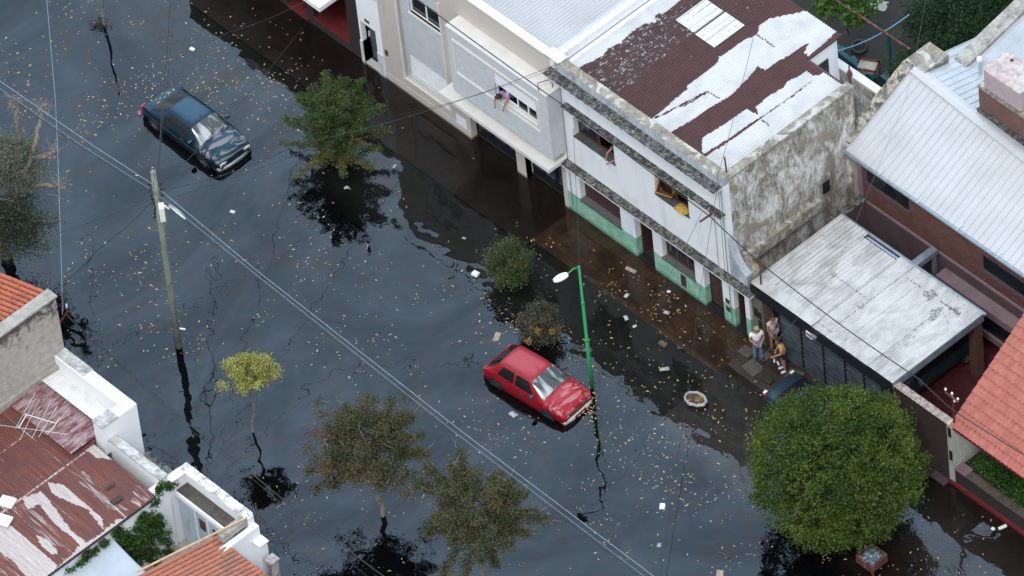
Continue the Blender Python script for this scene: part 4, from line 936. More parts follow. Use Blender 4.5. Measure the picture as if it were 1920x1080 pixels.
make_tree('conical_tree', 'dark green spiky young tree with some browning leaves standing in the floodwater', 'tree', (b.x, b.y, 0), (b.x, b.y, 3.6), cl_, 42000, .095, M['leaf_a'], M['barkdark'], .06, 20, seed=22, up=.3, pw=.7)
# two shrubs
p = P(958, 528); cl_ = ell((p.x, p.y, .95), .88, .85, 150, .12, 31, .6, .14, (.2, .8))
for px, py in ((947,462),(952,472),(985,480)): q = P(px, py, 2.0); cl_ += [(q, .09, .35)]*6
make_tree('shrub', 'green leafy shrub growing out of the water nearer the houses', 'shrub', (p.x, p.y, 0), (p.x, p.y, .7), cl_, 9000, .085, M['leaf_shrubg'], M['barkdark'], .05, 10, seed=32, asp=.5, up=.3)
p = P(1014, 634); cl_ = ell((p.x, p.y, .72), .78, .62, 120, .10, 33, .65, .10, (.15, .62))
for px, py in ((1003,592),(1008,620),(1034,622),(990,640)): q = P(px, py, 1.1); cl_ += [(q, .05, .95)]*3
make_tree('shrub', 'low rounded dusty brown-green shrub just behind the red car', 'shrub', (p.x, p.y, 0), (p.x, p.y, .5), cl_, 13000, .08, M['leaf_shrub'], M['barkdark'], .05, 10, seed=34, asp=.55)
# small pollarded yellow-green tree
p = P(472, 810); c = P(466, 699, 3.2); cl_ = ell(c, .80, .48, 60, .11, 35, .55, .30, (.2, .9))
make_tree('small_tree', 'small bushy yellow-green tree on a thin stem in the street', 'tree', p, (c.x, c.y, 2.6), cl_, 11000, .075, M['leaf_yellow'], M['bark'], .045, 14, seed=36, asp=.6)
# two sparse olive trees
def sparse(c, base, n, sd, ext, label, top):
    cl = ell(c, 2.0, 1.6, 150, .15, sd, .45, .42, (.15, .85), flat=.3)
    for (px, py, z) in ext:
        q = P(px, py, z)
        for t in (.45, .6, .72, .84, .94, 1.0): cl.append((Vector(c).lerp(q, t), .17-.08*t, .4+.25*math.sin(px+t*5)))
        for t in (.75, .95): cl.append((Vector(c).lerp(q, t)+Vector((.15, -.1, .1)), .12, .6))
    return make_tree('sparse_tree', label, 'tree', base, top, cl, n, .088, M['leaf_olive'], M['bark'], .095, 46, 90, M['twig'], seed=sd, asp=.5, up=.15, ntr=1)
b = P(717, 966); c = P(692, 838, 3.7)
sparse(c, b, 34000, 41, [(735,750,5.2),(648,762,5.0),(575,885,2.9),(590,920,2.6),(790,815,4.6),(800,850,4.2),(615,800,4.4),(625,912,2.5),(775,780,4.8),(610,845,4)], 'sparse olive-brown tree with a pale bare trunk standing in the water', (b.x-.03, b.y, 2.3))
b = P(905, 1092); c = P(892, 962, 3.6)
sparse(c, b, 42000, 43, [(862,845,5.2),(845,870,5.1),(1025,975,3.8),(1005,960,4),(985,925,4.3),(780,905,4.3),(800,1000,3),(830,1075,2.2),(930,1060,2.2),(960,900,4.6),(990,1000,3.2),(870,1090,2),(800,870,4.6)], 'sparse olive-brown tree at the lower edge, right of the pale-trunked one', (b.x-.03, b.y, 2.2))
# left edge tree with bare pollarded limbs
b = P(12, 478); rn = random.Random(9); c = P(12, 355, 3.6)
t = thing('pollarded_tree', 'grey-green tree at the left edge with bare knobbly pollarded limbs', 'tree', (b.x, b.y, 0))
mb = MB(); limb(mb, (b.x, b.y, -.6), (b.x+.05, b.y+.1, 2.2), .26, .19, .03, rn, 8, 9)
kn = []
for (x0, y0, z0), (x1, y1, z1) in (((62,290,5.0),(82,205,6.6)),((38,270,5.0),(28,195,6.9)),((60,300,4.6),(100,288,5.0)),((55,350,3.6),(112,348,3.8)),((12,400,2.6),(62,290,5.0)),((12,400,2.6),(38,270,5.0)),((12,420,2.2),(55,350,3.6))):
    a = P(x0, y0, z0); e = P(x1, y1, z1); limb(mb, a, e, .10, .085, .05, rn, 7, 7); kn.append(e)
for e in kn[:4]:
    for i in range(9): q = e+Vector((rn.gauss(0, .10), rn.gauss(0, .10), rn.gauss(-.05, .14))); mb.lathe(q, [(.02,-.06),(.065,-.02),(.07,.02),(.02,.06)], 6)
part(t, 'trunk', mb, M['bark'], True)
tw = MB()
for e in kn[:4]:
    for i in range(34):
        d = Vector((rn.gauss(0, .6), rn.gauss(0, .6), rn.gauss(.6, .5))).normalized()*rn.uniform(.3, .75); limb(tw, e+Vector((rn.gauss(0,.08), rn.gauss(0,.08), rn.gauss(0,.12))), e+d, .010, .003, .12, rn, 3, 4)
for i in range(40):
    q = c+Vector((rn.gauss(0, .7), rn.gauss(0, .7), rn.gauss(0, .8))); d = Vector((rn.gauss(.3, .6), rn.gauss(0, .6), rn.gauss(0, .4))).normalized()*.7; limb(tw, q, q+d, .010, .003, .12, rn, 3, 4)
part(t, 'twigs', tw, M['twig'])
cl_ = [(k[0], k[1], k[2]*.5) for k in ell(P(20, 420, 2.8), 1.45, 1.15, 80, .26, 51, .4, .2, (.0, .35))]+ell(P(18, 310, 4.4), 1.25, 1.2, 80, .24, 52, .4, .2, (.55, 1.0))
m2, tn = leaves(cl_, 24000, .10, .4, 53, .2); part(t, 'crown', m2, M['leaf_grey'], tone=tn)
# slim tree at top
b = P(194, 48); rn = random.Random(3); t = thing('sapling', 'slim dark leaning trunk with leaf debris at its foot near the top left', 'tree', (b.x, b.y, 0)); mb = MB()
limb(mb, (b.x, b.y, -.5), P(182, -70, 3.6), .06, .035, .03, rn, 8, 7); part(t, 'trunk', mb, M['bark'], True)
tw = MB()
for i in range(60):
    a = rn.uniform(0, 6.28); q = Vector((b.x-.1+rn.gauss(0, .14), b.y-.08+rn.gauss(0, .14), rn.uniform(0, .16))); limb(tw, q, q+Vector((math.cos(a)*.3, math.sin(a)*.3, rn.uniform(-.05, .12))), .014, .005, .15, rn, 3, 4)
part(t, 'root_debris', tw, M['black'])
# back garden bushes, vine, hedge
cl_ = []
for px, py, z, r in ((1790,55,1.7,1.1),(1720,130,1.2,.9),(1840,20,1.9,1.2),(1740,40,1.4,1.0),(1760,100,1.6,.9),(1700,190,1.0,.6),(1845,70,1.9,.7),(1800,-10,1.6,1.2),(1880,-10,2.2,.9)):
    cl_ += ell(P(px, py, z), r, r*.8, 46, .18, px, .5, .2, (.1, .9))
pb = P(1780, 110); make_tree('oleander_bush', 'big dark green long-leaved bush filling the back garden in the upper right', 'bush', (pb.x, pb.y, 0), (pb.x, pb.y, 1.0), cl_, 22000, .20, M['leaf_dark'], M['barkdark'], .06, 20, seed=61, asp=.22, up=.3)
cl_ = []
for px, py, z in ((1600,10,2.4),(1560,5,2.2),(1630,-5,2.4),(1600,30,2.2),(1612,18,2.4),(1540,15,2),(1580,-10,2.3)): cl_ += ell(P(px, py, z), .45, .3, 12, .14, px, .4, .2, (.5, 1.0))
pb = P(1590, 70); make_tree('grape_vine', 'yellow-green broad leaves of a vine over the rusty beam at the top', 'vine', (pb.x, pb.y, 0), (pb.x, pb.y+.2, 2.0), cl_, 1500, .17, M['leaf_vine'], M['barkdark'], .03, 8, seed=62, asp=.9)
cl_ = []
for i in range(46): cl_.append((Vector((19.75+i*.11, 4.98+random.uniform(-.28, .28), 1.0+random.uniform(-.1, .45))), .16, random.uniform(.2, .8)))
make_tree('hedge', 'dark green hedge growing behind the low brick garden wall', 'hedge', (21, 4.98, 0), (21, 4.98, .8), cl_, 9000, .085, M['leaf_vine'], M['barkdark'], .03, 12, seed=63, asp=.6)
cl_ = []
def vine(poly, n, s, y0):
    for i in range(n):
        for _ in range(30):
            x = random.uniform(min(q[0] for q in poly), max(q[0] for q in poly)); y = random.uniform(min(q[1] for q in poly), max(q[1] for q in poly))
            if inpoly(x, y, poly): break
        d = ray(x, y); tt_ = (y0-CAM.x)/d.x; q = CAM+d*tt_; cl_.append((q+Vector((random.uniform(0, .12), 0, 0)), s, random.uniform(.1, .95)))
vine([(330,905),(300,925),(295,960),(318,985),(318,1040),(262,1062),(240,1020),(255,975),(285,935),(300,905),(338,900)], 120, .07, .50)
vine([(220,990),(255,1000),(262,1062),(225,1045),(212,1000)], 60, .07, .50)
vine([(200,1010),(165,1030),(110,1080),(150,1080),(205,1025)], 40, .06, .50)
make_tree('climbing_vine', 'bright green creeper climbing the white patio wall', 'creeper', (.6, -18.5, 0), (.55, -18.4, 1.0), cl_, 12000, .085, M['leaf_vine'], M['barkdark'], .03, 20, seed=64, asp=.7)
sl_ = MB(); tri = [P(205, 1003, 2.9), P(280, 1062, 2.7), P(330, 1130, 2.5), P(60, 1130, 2.7), P(108, 1082, 2.8)]
sail = grid('shade_sail', 0, 1, 14, 0, 1, 14, lambda u, v: (lambda a, c_: tuple(a.lerp(c_, u)-Vector((0, 0, .5*u*(1-u)*v))))(Vector(tri[0]).lerp(P(40, 1140, 2.7), v), Vector(tri[0]).lerp(P(345, 1140, 2.5), v)+Vector((-.45*math.sin(math.pi*v), 0, 0))), M['sail'])
sol = sail.modifiers.new('thick', 'SOLIDIFY'); sol.thickness = .01; tag(sail, 'pale blue-grey shade sail stretched over the patio at the bottom left', 'shade sail')
# ================================================================== back garden things
gw = thing('garden_wall', 'grey garden wall with pale top between the back yards', 'wall', (5, 14.6, 0))
part(gw, 'wall', MB().box(2.6, 7.3, 14.5, 14.75, -.1, 2.9), M['oldwall']); part(gw, 'coping', MB().box(2.55, 7.3, 14.46, 14.8, 2.9, 3.0), M['beigelight'])
gw = thing('low_yard_wall', 'low worn wall running beside the weathered party wall in the back yard', 'wall', (7, 12.5, 0))
part(gw, 'wall', MB().box(6.9, 7.2, 11.1, 14.5, -.1, 3.6), M['oldwall']); part(gw, 'coping', MB().box(6.86, 7.24, 11.1, 14.5, 3.6, 3.68), M['concrete'])
fr = thing('garden_frame', 'blue painted metal frame standing in the dark back garden', 'frame', (2.78, 17.3, 0))
p0 = P(1671, 146, .2); p1 = P(1665, 66, 2.45)
part(fr, 'post', MB().beam((p0.x, p0.y, 0), (p0.x, p0.y, 2.5), .12), M['bluepaint'])
part(fr, 'footing', MB().box(p0.x-.3, p0.x+.3, p0.y-.3, p0.y+.3, 0, .32), M['bluepaint'])
part(fr, 'low_beam', MB().beam(P(1555,85,.4), P(1640,150,.4), .18, .25), M['bluepaint']); 
rb = tag(MB().beam(P(1560,-5,2.55), P(1705,92,2.55), .07, .07).build('roof_beam', M['rust']), 'long rusty beam crossing above the back garden', 'beam')
hs = []
a = P(1563, 97, 2.6); e = P(1705, 27, 2.6)
for i in range(15): t = i/14; hs.append(a.lerp(e, t)-Vector((0, 0, .55*4*t*(1-t)*.5)))
tag(MB().tube(hs, .022, 5).build('hose', M['hoseblue']), 'light blue hose slung across the back garden', 'hose')
def tyre(px, py, z, r, label):
    c = P(px, py, z); mb = MB(); n = 26; ring = []
    for i in range(n):
        a = 2*math.pi*i/n; ring.append((a,))
    V = []; Fc = []
    for i in range(n):
        for k in range(8):
            a = 2*math.pi*i/n; b_ = 2*math.pi*k/8; rr = r+.075*math.cos(b_)
            V.append((rr*math.cos(a), rr*math.sin(a), .085*math.sin(b_)))
    for i in range(n):
        for k in range(8): Fc.append((i*8+k, ((i+1) % n)*8+k, ((i+1) % n)*8+(k+1) % 8, i*8+(k+1) % 8))
    mb.add(V, Fc); o = mb.build('tyre', M['black'], None, True); o.location = c; o.rotation_euler = (.2, .15, 0); return tag(o, label, 'tyre', None)
tyre(1611, 88, .18, .27, 'old tyre lying on the ground in the back garden')
tyre(1618, 233, 4.6, .22, 'small tyre hanging on the cracked coping beside the white metal roof')
bx_ = thing('wooden_box', 'rusty framed box with grey panel standing on the ground by the garden wall', 'box', P(1628, 147, 0)); 
bx_.rotation_euler = (0, 0, .5)
MB().box(-.35,.35,-.25,.25,0,.7).build('panel', M['concrete'], bx_)
fb_ = MB()
for x in (-.37, .37):
    for y in (-.27, .27): fb_.box(x-.03, x+.03, y-.03, y+.03, 0, .76)
fb_.box(-.4,.4,-.3,-.24,.70,.76).box(-.4,.4,.24,.3,.70,.76); fb_.build('frame', M['rust'], bx_)
for px, py, s_, a in ((1565,90,.4,.3),(1590,115,.35,1.2),(1640,8,.5,.5),(1655,215,.3,.8)):
    o = MB().box(-s_, s_, -s_*.5, s_*.5, 0, .05).box(-s_*.8, s_*.1, -s_*.3, s_*.4, .05, .10).build('scrap_sheet', M['bluepaint'] if px < 1600 else M['concrete'], None, bevel=.01); o.location = P(px, py, .1); o.rotation_euler = (.1, .15, a)
    tag(o, {1565:'teal scrap sheet lying below the white gable wall', 1590:'teal scrap sheet by the tyre in the back garden', 1640:'pale scrap sheet at the top edge of the back garden', 1655:'grey scrap sheet in the narrow yard behind the coping'}[px], 'scrap sheet')
rp_ = thing('rusty_pole', 'rusty peeling pole standing at the back corner of the weathered party wall', 'pole', (7.5, 11.08, 0))
part(rp_, 'pole', MB().tube([(7.45,11.15,2),(7.42,11.12,5),(7.38,11.1,8.0)], .055, 7), M['rust']); part(rp_, 'finial', MB().lathe((7.38,11.1,8.0), [(.03,0),(.12,.12),(.10,.28),(.03,.42),(.03,.6)], 8), M['rust'], True)
st_ = thing('rusty_post', 'short rusty post at the front corner of the peeling roof', 'post', (7.45, 4.7, 7.6)); part(st_, 'post', MB().tube([(7.45,4.7,7.5),(7.42,4.68,8.7)], .035, 6), M['rust']); part(st_, 'insulator', MB().lathe((7.5,4.6,7.75), [(.05,0),(.07,.06),(.04,.12)], 8), M['black'], True)
# ================================================================== cars
def carpaint(name, c, dust, amt, metal=0):
    n = NT(name); f = n.noise(3.5, 7, .7, .8); g = n.noise(26, 3, .6)
    tcx = n.t.nodes.new('ShaderNodeTexCoord'); sx = n.t.nodes.new('ShaderNodeSeparateXYZ'); n.t.links.new(tcx.outputs['Object'], sx.inputs[0])
    arc = n.noise(1.3, 4, .6, 2.5, n.map((1.6, .6, 1), vec=tcx.outputs['Object']))
    hood = n.ramp(sx.outputs[0], 2.9, 3.15); top = n.ramp(sx.outputs[2], .62, .75)
    k = n.math('MULTIPLY', n.math('MULTIPLY', hood, top), n.ramp(arc, .49, .56, 0, amt), True)
    k = n.math('ADD', k, n.ramp(f, .6, .85, 0, .16), True)
    col = n.mix(k, c, dust); n.set(n.b, 'Coat Weight', .08); n.set(n.b, 'Coat Roughness', .08)
    return n.fin(col, n.ramp(k, 0, 1, .36, .8), n.ramp(k, 0, .5, metal, 0))
M['redpaint'] = carpaint('dusty_red_paint', (.30, .003, .012, 1), (.50, .22, .23, 1), .55, .15)
M['tealpaint'] = carpaint('dusty_dark_teal_paint', (.008, .036, .058, 1), (.30, .27, .25, 1), .5, .6)
M['navypaint'] = carpaint('dark_blue_paint', (.010, .028, .042, 1), (.1, .12, .14, 1), .2)
M['bumperwhite'] = plain('dirty_white_plastic', (.50, .49, .42, 1), .6, 0, .1, 5)
M['lamp'] = NT('headlight_glass').fin((.50, .52, .53, 1), .12, .3)
M['redlamp'] = plain('red_tail_light', (.45, .01, .02, 1), .2)
M['whitelamp'] = plain('white_reflector', (.8, .8, .8, 1), .3)
M['darkplastic'] = plain('dark_grey_plastic', (.035, .038, .042, 1), .6)
def car(name, label, st, pos, rz, paint, spec, group=None):
    """st: stations (x, halfwidth, zlow, zbelt, ztop, halfwidth at top), x from tail to nose"""
    t = thing(name, label, 'car', pos, rz, group)
    def sec(x):
        for i in range(len(st)-1):
            if st[i][0] <= x <= st[i+1][0]: break
        a, b = st[i], st[i+1]; f = (x-a[0])/(b[0]-a[0]); return [a[k]+(b[k]-a[k])*f for k in range(6)]
    def sp(x, v):      # v 0..9 half section, 9..18 mirrored
        sgn = 1
        if v > 9: v = 18-v; sgn = -1
        _, wd, zl, zb, zt, wt = sec(max(st[0][0], min(st[-1][0], x)))
        pts = [(wd*.86, zl), (wd*.975, zl+.10), (wd, (zl+zb)/2), (wd*.99, zb-.10), (wd*.945, zb), ((wd*.945+wt)/2+.01, (zb+zt-.04)/2), (wt, zt-.045), (wt-.09, zt-.008), (wt*.5, zt+.016), (0, zt+.024)]
        i = min(8, int(v)); f = v-i; y = pts[i][0]*(1-f)+pts[i+1][0]*f; z = pts[i][1]*(1-f)+pts[i+1][1]*f
        return Vector((x, y*sgn, z))
    xs = []
    for a, b in zip(st[:-1], st[1:]):
        k = max(1, int((b[0]-a[0])/.12)); xs += [a[0]+(b[0]-a[0])*i/k for i in range(k)]
    xs.append(st[-1][0])
    vs = [0,1,2,3,4,5,6,7,8,9,10,11,12,13,14,15,16,17,18]; mb = MB()
    for x in xs:
        for v in vs: mb.v.append(tuple(sp(x, v)))
    n = len(vs)
    for i in range(len(xs)-1):
        for k in range(n-1): mb.f.append((i*n+k, (i+1)*n+k, (i+1)*n+k+1, i*n+k+1))
    mb.f.append(tuple(range(n))); mb.f.append(tuple(range((len(xs)-1)*n, len(xs)*n))[::-1])
    body = mb.build('body', paint, t, True)
    for p_ in body.data.polygons: pass
    me = body.data; me.polygons[-1].use_smooth = False; me.polygons[-2].use_smooth = False
    def patch(nm, c, m, off=.007, nu=8, nv=6, par=None, both=False):   # c: four (x, v) corners
        for sgn in ((0, 1) if both else (0,)):
            mb = MB()
            for j in range(nv+1):
                for i in range(nu+1):
                    u, w_ = i/nu, j/nv
                    x = (c[0][0]*(1-u)+c[1][0]*u)*(1-w_)+(c[3][0]*(1-u)+c[2][0]*u)*w_
                    v = (c[0][1]*(1-u)+c[1][1]*u)*(1-w_)+(c[3][1]*(1-u)+c[2][1]*u)*w_
                    if sgn: v = 18-v
                    p = sp(x, v); e = .01
                    dx = sp(x+e, v)-sp(x-e, v); dv = sp(x, v+e)-sp(x, v-e); nn = dx.cross(dv)
                    if nn.length > 0: nn.normalize()
                    cen = Vector((x, 0, .6))
                    if nn.dot(p-cen) < 0: nn = -nn
                    mb.v.append(tuple(p+nn*off))
            for j in range(nv):
                for i in range(nu): a = j*(nu+1)+i; mb.f.append((a, a+1, a+nu+2, a+nu+1))
            mb.build(nm, m, par or t, True)
    L = st[-1][0]
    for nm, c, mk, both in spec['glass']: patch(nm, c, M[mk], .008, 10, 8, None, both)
    for c, mk in spec['trim']: patch('trim', c, M[mk], .010, 24, 1, body, True)
    W = spec['w']
    for wx in spec['wheels']:
        for s_ in (1, -1):
            y = s_*(sec(wx)[1]-.075)
            wh = MB(); q = [(.16,-.09),(.25,-.09),(.285,-.06),(.285,.06),(.25,.09),(.16,.09)]
            V = []; n_ = 24
            for r, yy in q:
                for k in range(n_): a = 2*math.pi*k/n_; V.append((r*math.cos(a), yy, r*math.sin(a)))
            Fc = [(i*n_+k, i*n_+(k+1) % n_, (i+1)*n_+(k+1) % n_, (i+1)*n_+k) for i in range(5) for k in range(n_)]
            wh.add(V, Fc); o = wh.build('tyre', M['black'], None, True)
            hub = MB(); V = [(0, s_*.075, 0)]+[(.165*math.cos(2*math.pi*k/16), s_*.085, .165*math.sin(2*math.pi*k/16)) for k in range(16)]
            hub.add(V, [(0, k+1, (k+1) % 16+1) for k in range(16)])
            wr = bpy.data.objects.new('wheel', o.data); bpy.data.objects.remove(o); COL.objects.link(wr); wr.parent = t; wr.location = (wx, y+s_*.01, .285)
            hub.build('hubcap', M[spec['hub']], wr)
            ar = MB(); yy = sec(wx)[1]+.004
            V = [(wx, s_*yy, .30)]+[(wx+.345*math.cos(math.pi*k/14), s_*(yy+.002), .30+.345*math.sin(math.pi*k/14)) for k in range(15)]+[(wx-.345, s_*(yy-.01), .12), (wx+.345, s_*(yy-.01), .12)]
            ar.add(V, [(0, k, k+1) for k in range(1, 17)]+[(0, 17, 1)]); ar.build('wheel_arch', M['black'], body)
    def sweep(nm, x0, bow, half, z0, z1, th, m, wrap=.35, par=None):
        mb = MB(); N_ = 14; V = []; sg = 1 if bow > 0 else -1
        pts = []
        for i in range(N_+1):
            s_ = -1+2*i/N_; pts.append((x0+bow*(1-abs(s_)**2.5), s_*half))
        pts = [(pts[0][0]-sg*wrap, -half-.01)]+pts+[(pts[-1][0]-sg*wrap, half+.01)]
        for x, y in pts:
            k = 1-.06*(abs(y) > half*.9)
            V += [(x+sg*th, y*1.0, z0), (x+sg*th*1.15, y, (z0+z1)/2), (x+sg*th, y, z1), (x-sg*.05, y*.94, z1), (x-sg*.05, y*.94, z0)]
        Fc = []
        for i in range(len(pts)-1):
            for k in range(5): Fc.append((i*5+k, i*5+(k+1) % 5, (i+1)*5+(k+1) % 5, (i+1)*5+k))
        mb.add(V, Fc); return mb.build(nm, m, par or t, True)
    for nm, x0, bow, half, z0, z1, th, mk, wr_ in spec['sweeps']: sweep(nm, x0, bow, half, z0, z1, th, M[mk], wr_)
    for nm, bx, mk in spec['boxes']:
        for s_ in ((1, -1) if bx[2]*bx[3] > 0 else (1,)):
            ys = sorted((bx[2]*s_, bx[3]*s_)); MB().box(bx[0], bx[1], ys[0], ys[1], bx[4], bx[5]).build(nm, M[mk], t, bevel=.012)
    for x, z in spec['mirror']:
        for s_ in (1, -1):
            yy = sec(x)[1]*.95; o = MB().box(-.05, .06, 0, .19, -.055, .06).beam((0,-.04,-.03), (0,.03,0), .03).build('wing_mirror', paint if spec.get('mpaint') else M['darkplastic'], t, bevel=.02)
            o.location = (x, s_*yy, z); o.scale = (1, s_, 1)
    for x, z in spec['handle']:
        for s_ in (1, -1):
            yy = sec(x)[1]*.99; MB().box(x-.09, x+.09, s_*(yy-.01), s_*(yy+.022), z-.015, z+.015).build('door_handle', M['darkplastic'], t)
    wx, wz = spec['wiper']; pz = sp(wx, 8)
    wp = MB()
    for yy in (-.35, .22): wp.beam(sp(wx+.02, 9)+Vector((0, yy, .03)), sp(wx-.20, 9)+Vector((0, yy+.42, .03+wz*.20)), .018)
    wp.build('wipers', M['black'], t)
    ax, ar_ = spec['aerial']; p = sp(ax, 9); MB().tube([p, p+Vector((-.05, 0, .1)), p+Vector((-ar_, 0, ar_*.8))], .008, 4).build('aerial', M['black'], t)
    return t
A_side = 'carglassdark'
hatch = [(0,.66,.42,.72,.74,.60),(.07,.76,.30,.80,.83,.64),(.20,.80,.24,.86,.92,.62),(.72,.82,.20,.90,1.37,.56),(.95,.825,.18,.90,1.40,.56),(1.75,.83,.18,.89,1.42,.565),(2.20,.83,.18,.88,1.385,.555),(2.92,.825,.18,.87,.955,.66),(3.3,.815,.20,.84,.90,.66),(3.72,.79,.25,.76,.80,.62),(3.86,.75,.30,.68,.72,.58),(3.90,.70,.34,.60,.62,.54)]
redspec = dict(w=.82, wheels=(.62, 3.12), hub='darkplastic', glass=[
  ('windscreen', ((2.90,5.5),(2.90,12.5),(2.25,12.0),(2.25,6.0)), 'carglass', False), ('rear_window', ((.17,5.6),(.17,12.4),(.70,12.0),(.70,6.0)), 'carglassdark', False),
  ('side_window', ((.72,4.15),(1.48,4.15),(1.46,5.75),(.92,5.75)), A_side, True), ('side_window', ((1.58,4.15),(2.50,4.15),(2.14,5.75),(1.56,5.75)), A_side, True)],
  trim=[(((.2,2.2),(3.1,2.2),(3.1,2.35),(.2,2.35)), 'darkplastic'), (((.8,6.35),(2.2,6.35),(2.2,6.6),(.8,6.6)), 'darkplastic'), (((1.53,1.2),(1.55,1.2),(1.55,4.1),(1.53,4.1)), 'black'), (((2.62,1.2),(2.64,1.2),(2.64,4.1),(2.62,4.1)), 'black'),
        (((2.95,6.3),(3.84,5.6),(3.84,5.75),(2.95,6.45)), 'black')],
  sweeps=[('front_bumper', 3.80, .10, .74, .26, .46, .07, 'bumperwhite', .42), ('bumper_centre', 3.865, .045, .40, .265, .455, .07, 'redpaint', .0), ('rear_bumper', .06, -.06, .74, .28, .48, .06, 'redpaint', .35), ('grille', 3.83, .06, .66, .52, .64, .03, 'darkplastic', .0)],
  boxes=[('headlight', (3.80,3.895,.34,.66,.50,.62), 'lamp'), ('tail_light', (.0,.09,.52,.735,.58,.76), 'redlamp'), ('number_plate', (3.985,4.005,-.22,.22,.31,.42), 'black'), ('plate_marks', (4.003,4.008,.04,.17,.34,.39), 'whitelamp')],
  mirror=[(2.48,.98)], handle=[(1.12,.74),(1.98,.74)], wiper=(2.98,.9), aerial=(2.1,.12))
RED = car('red_car', 'red hatchback with white bumper corners parked in the floodwater by the green lamp post', hatch, (0,0,0), 0, M['redpaint'], redspec)
def place_car(t, pr_, pf, zg):      # tail and nose ground pixels
    a = P(pr_[0], pr_[1], zg); b = P(pf[0], pf[1], zg); t.location = a; t.rotation_euler = (0, 0, math.atan2(b.y-a.y, b.x-a.x)); return (b-a).length
sedan = [(0,.64,.42,.78,.80,.58),(.06,.76,.32,.86,.89,.66),(.25,.80,.26,.91,.95,.70),(.56,.82,.22,.93,.99,.68),(1.30,.83,.20,.92,1.36,.54),(1.55,.83,.20,.92,1.385,.54),(2.25,.83,.20,.91,1.39,.545),(2.55,.83,.20,.90,1.355,.54),(3.22,.825,.20,.88,.965,.64),(3.6,.815,.22,.85,.90,.64),(4.02,.78,.27,.76,.79,.60),(4.16,.72,.32,.68,.70,.55),(4.20,.66,.36,.60,.62,.50)]
bluespec = dict(w=.82, wheels=(.74, 3.38), hub='chrome', glass=[
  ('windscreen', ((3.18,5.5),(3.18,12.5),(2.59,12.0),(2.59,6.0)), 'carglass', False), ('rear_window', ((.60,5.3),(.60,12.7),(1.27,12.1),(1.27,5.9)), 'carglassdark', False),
  ('side_window', ((1.12,4.12),(1.92,4.12),(1.90,5.8),(1.42,5.8)), A_side, True), ('side_window', ((1.98,4.12),(2.82,4.12),(2.46,5.8),(1.96,5.8)), A_side, True)],
  trim=[(((.2,2.3),(3.2,2.3),(3.2,2.42),(.2,2.42)), 'chrome'), (((1.94,1.2),(1.96,1.2),(1.96,4.1),(1.94,4.1)), 'black'), (((2.9,1.2),(2.92,1.2),(2.92,4.1),(2.9,4.1)), 'black'), (((3.24,6.3),(4.1,5.7),(4.1,5.85),(3.24,6.45)), 'black'), (((.72,4.2),(.735,4.2),(.735,9),(.72,9)), 'black')],
  sweeps=[('front_bumper', 4.08, .12, .76, .30, .46, .06, 'chrome', .40), ('front_skirt', 4.04, .12, .76, .16, .30, .06, 'tealpaint', .40), ('rear_bumper', .06, -.08, .76, .34, .52, .06, 'tealpaint', .4), ('grille', 4.12, .06, .40, .50, .60, .02, 'black', 0)],
  boxes=[('headlight', (4.02,4.20,.40,.70,.50,.66), 'lamp'), ('tail_light', (-.02,.10,.46,.76,.60,.80), 'redlamp')],
  mirror=[(2.82,1.0)], handle=[(1.45,.78),(2.30,.78)], wiper=(3.27,.9), aerial=(2.5,.1), mpaint=True)
BLUE = car('blue_car', 'dark teal blue saloon with leaves on its boot and mud streaks on the bonnet', sedan, (0,0,0), 0, M['tealpaint'], bluespec)
darkspec = dict(bluespec); darkspec['hub'] = 'darkplastic'
darkspec['sweeps'] = [('front_bumper', 4.08, .12, .76, .22, .46, .06, 'navypaint', .40), ('rear_bumper', .06, -.08, .76, .30, .52, .06, 'navypaint', .4)]
darkspec['boxes'] = bluespec['boxes']+[('reflector', (-.035,.06,.60,.76,.80,.88), 'whitelamp')]
DARK = car('dark_car', 'dark blue car half hidden under the big round tree', sedan, (0,0,0), 0, M['navypaint'], darkspec)
place_car(RED, (934,694), (1081,782), -.30); RED.scale = (1.04,)*3; place_car(BLUE, (299,207), (448,318), -.30); BLUE.scale = (1.08,)*3; place_car(DARK, (1462,745), (1605,850), -.13)
DARK.rotation_euler = (R_(0), 0, DARK.rotation_euler[2])
van = [(0,.80,.35,.95,1.0,.7),(.1,.86,.3,1.0,1.75,.74),(.6,.88,.28,1.0,1.85,.76),(3.0,.88,.28,1.0,1.85,.76),(3.7,.88,.28,1.0,1.2,.74),(4.4,.85,.3,.95,1.05,.72),(4.6,.78,.35,.8,.85,.66)]
vspec = dict(w=.88, wheels=(.8, 3.6), hub='chrome', glass=[('windscreen', ((3.62,6.5),(3.62,11.5),(3.1,11.7),(3.1,6.3)), 'carglassdark', False), ('side_window', ((.5,4.2),(1.8,4.2),(1.8,5.8),(.5,5.8)), A_side, True), ('side_window', ((1.9,4.2),(3.3,4.2),(3.0,5.8),(1.9,5.8)), A_side, True)],
  trim=[(((.3,.3),(4.2,.3),(4.2,.8),(.3,.8)), 'chrome'), (((1.84,1.2),(1.87,1.2),(1.87,4.1),(1.84,4.1)), 'black')], sweeps=[('front_bumper', 4.5, .1, .8, .3, .55, .06, 'darkplastic', .3)],
  boxes=[('headlight', (4.5,4.62,.4,.7,.6,.75), 'lamp')], mirror=[(3.35,1.12)], handle=[(1.5,.9),(2.6,.9)], wiper=(3.7,.9), aerial=(3.0,.1), mpaint=False)
VAN = car('dark_pickup', 'dark teal van with bright sill parked under the carport', van, (14.45, 9.6, .09), R_(-90), M['navypaint'], vspec)
MB().box(3.3,3.42,.98,1.14,1.06,1.2).build('mirror_glass', M['chrome'], VAN)
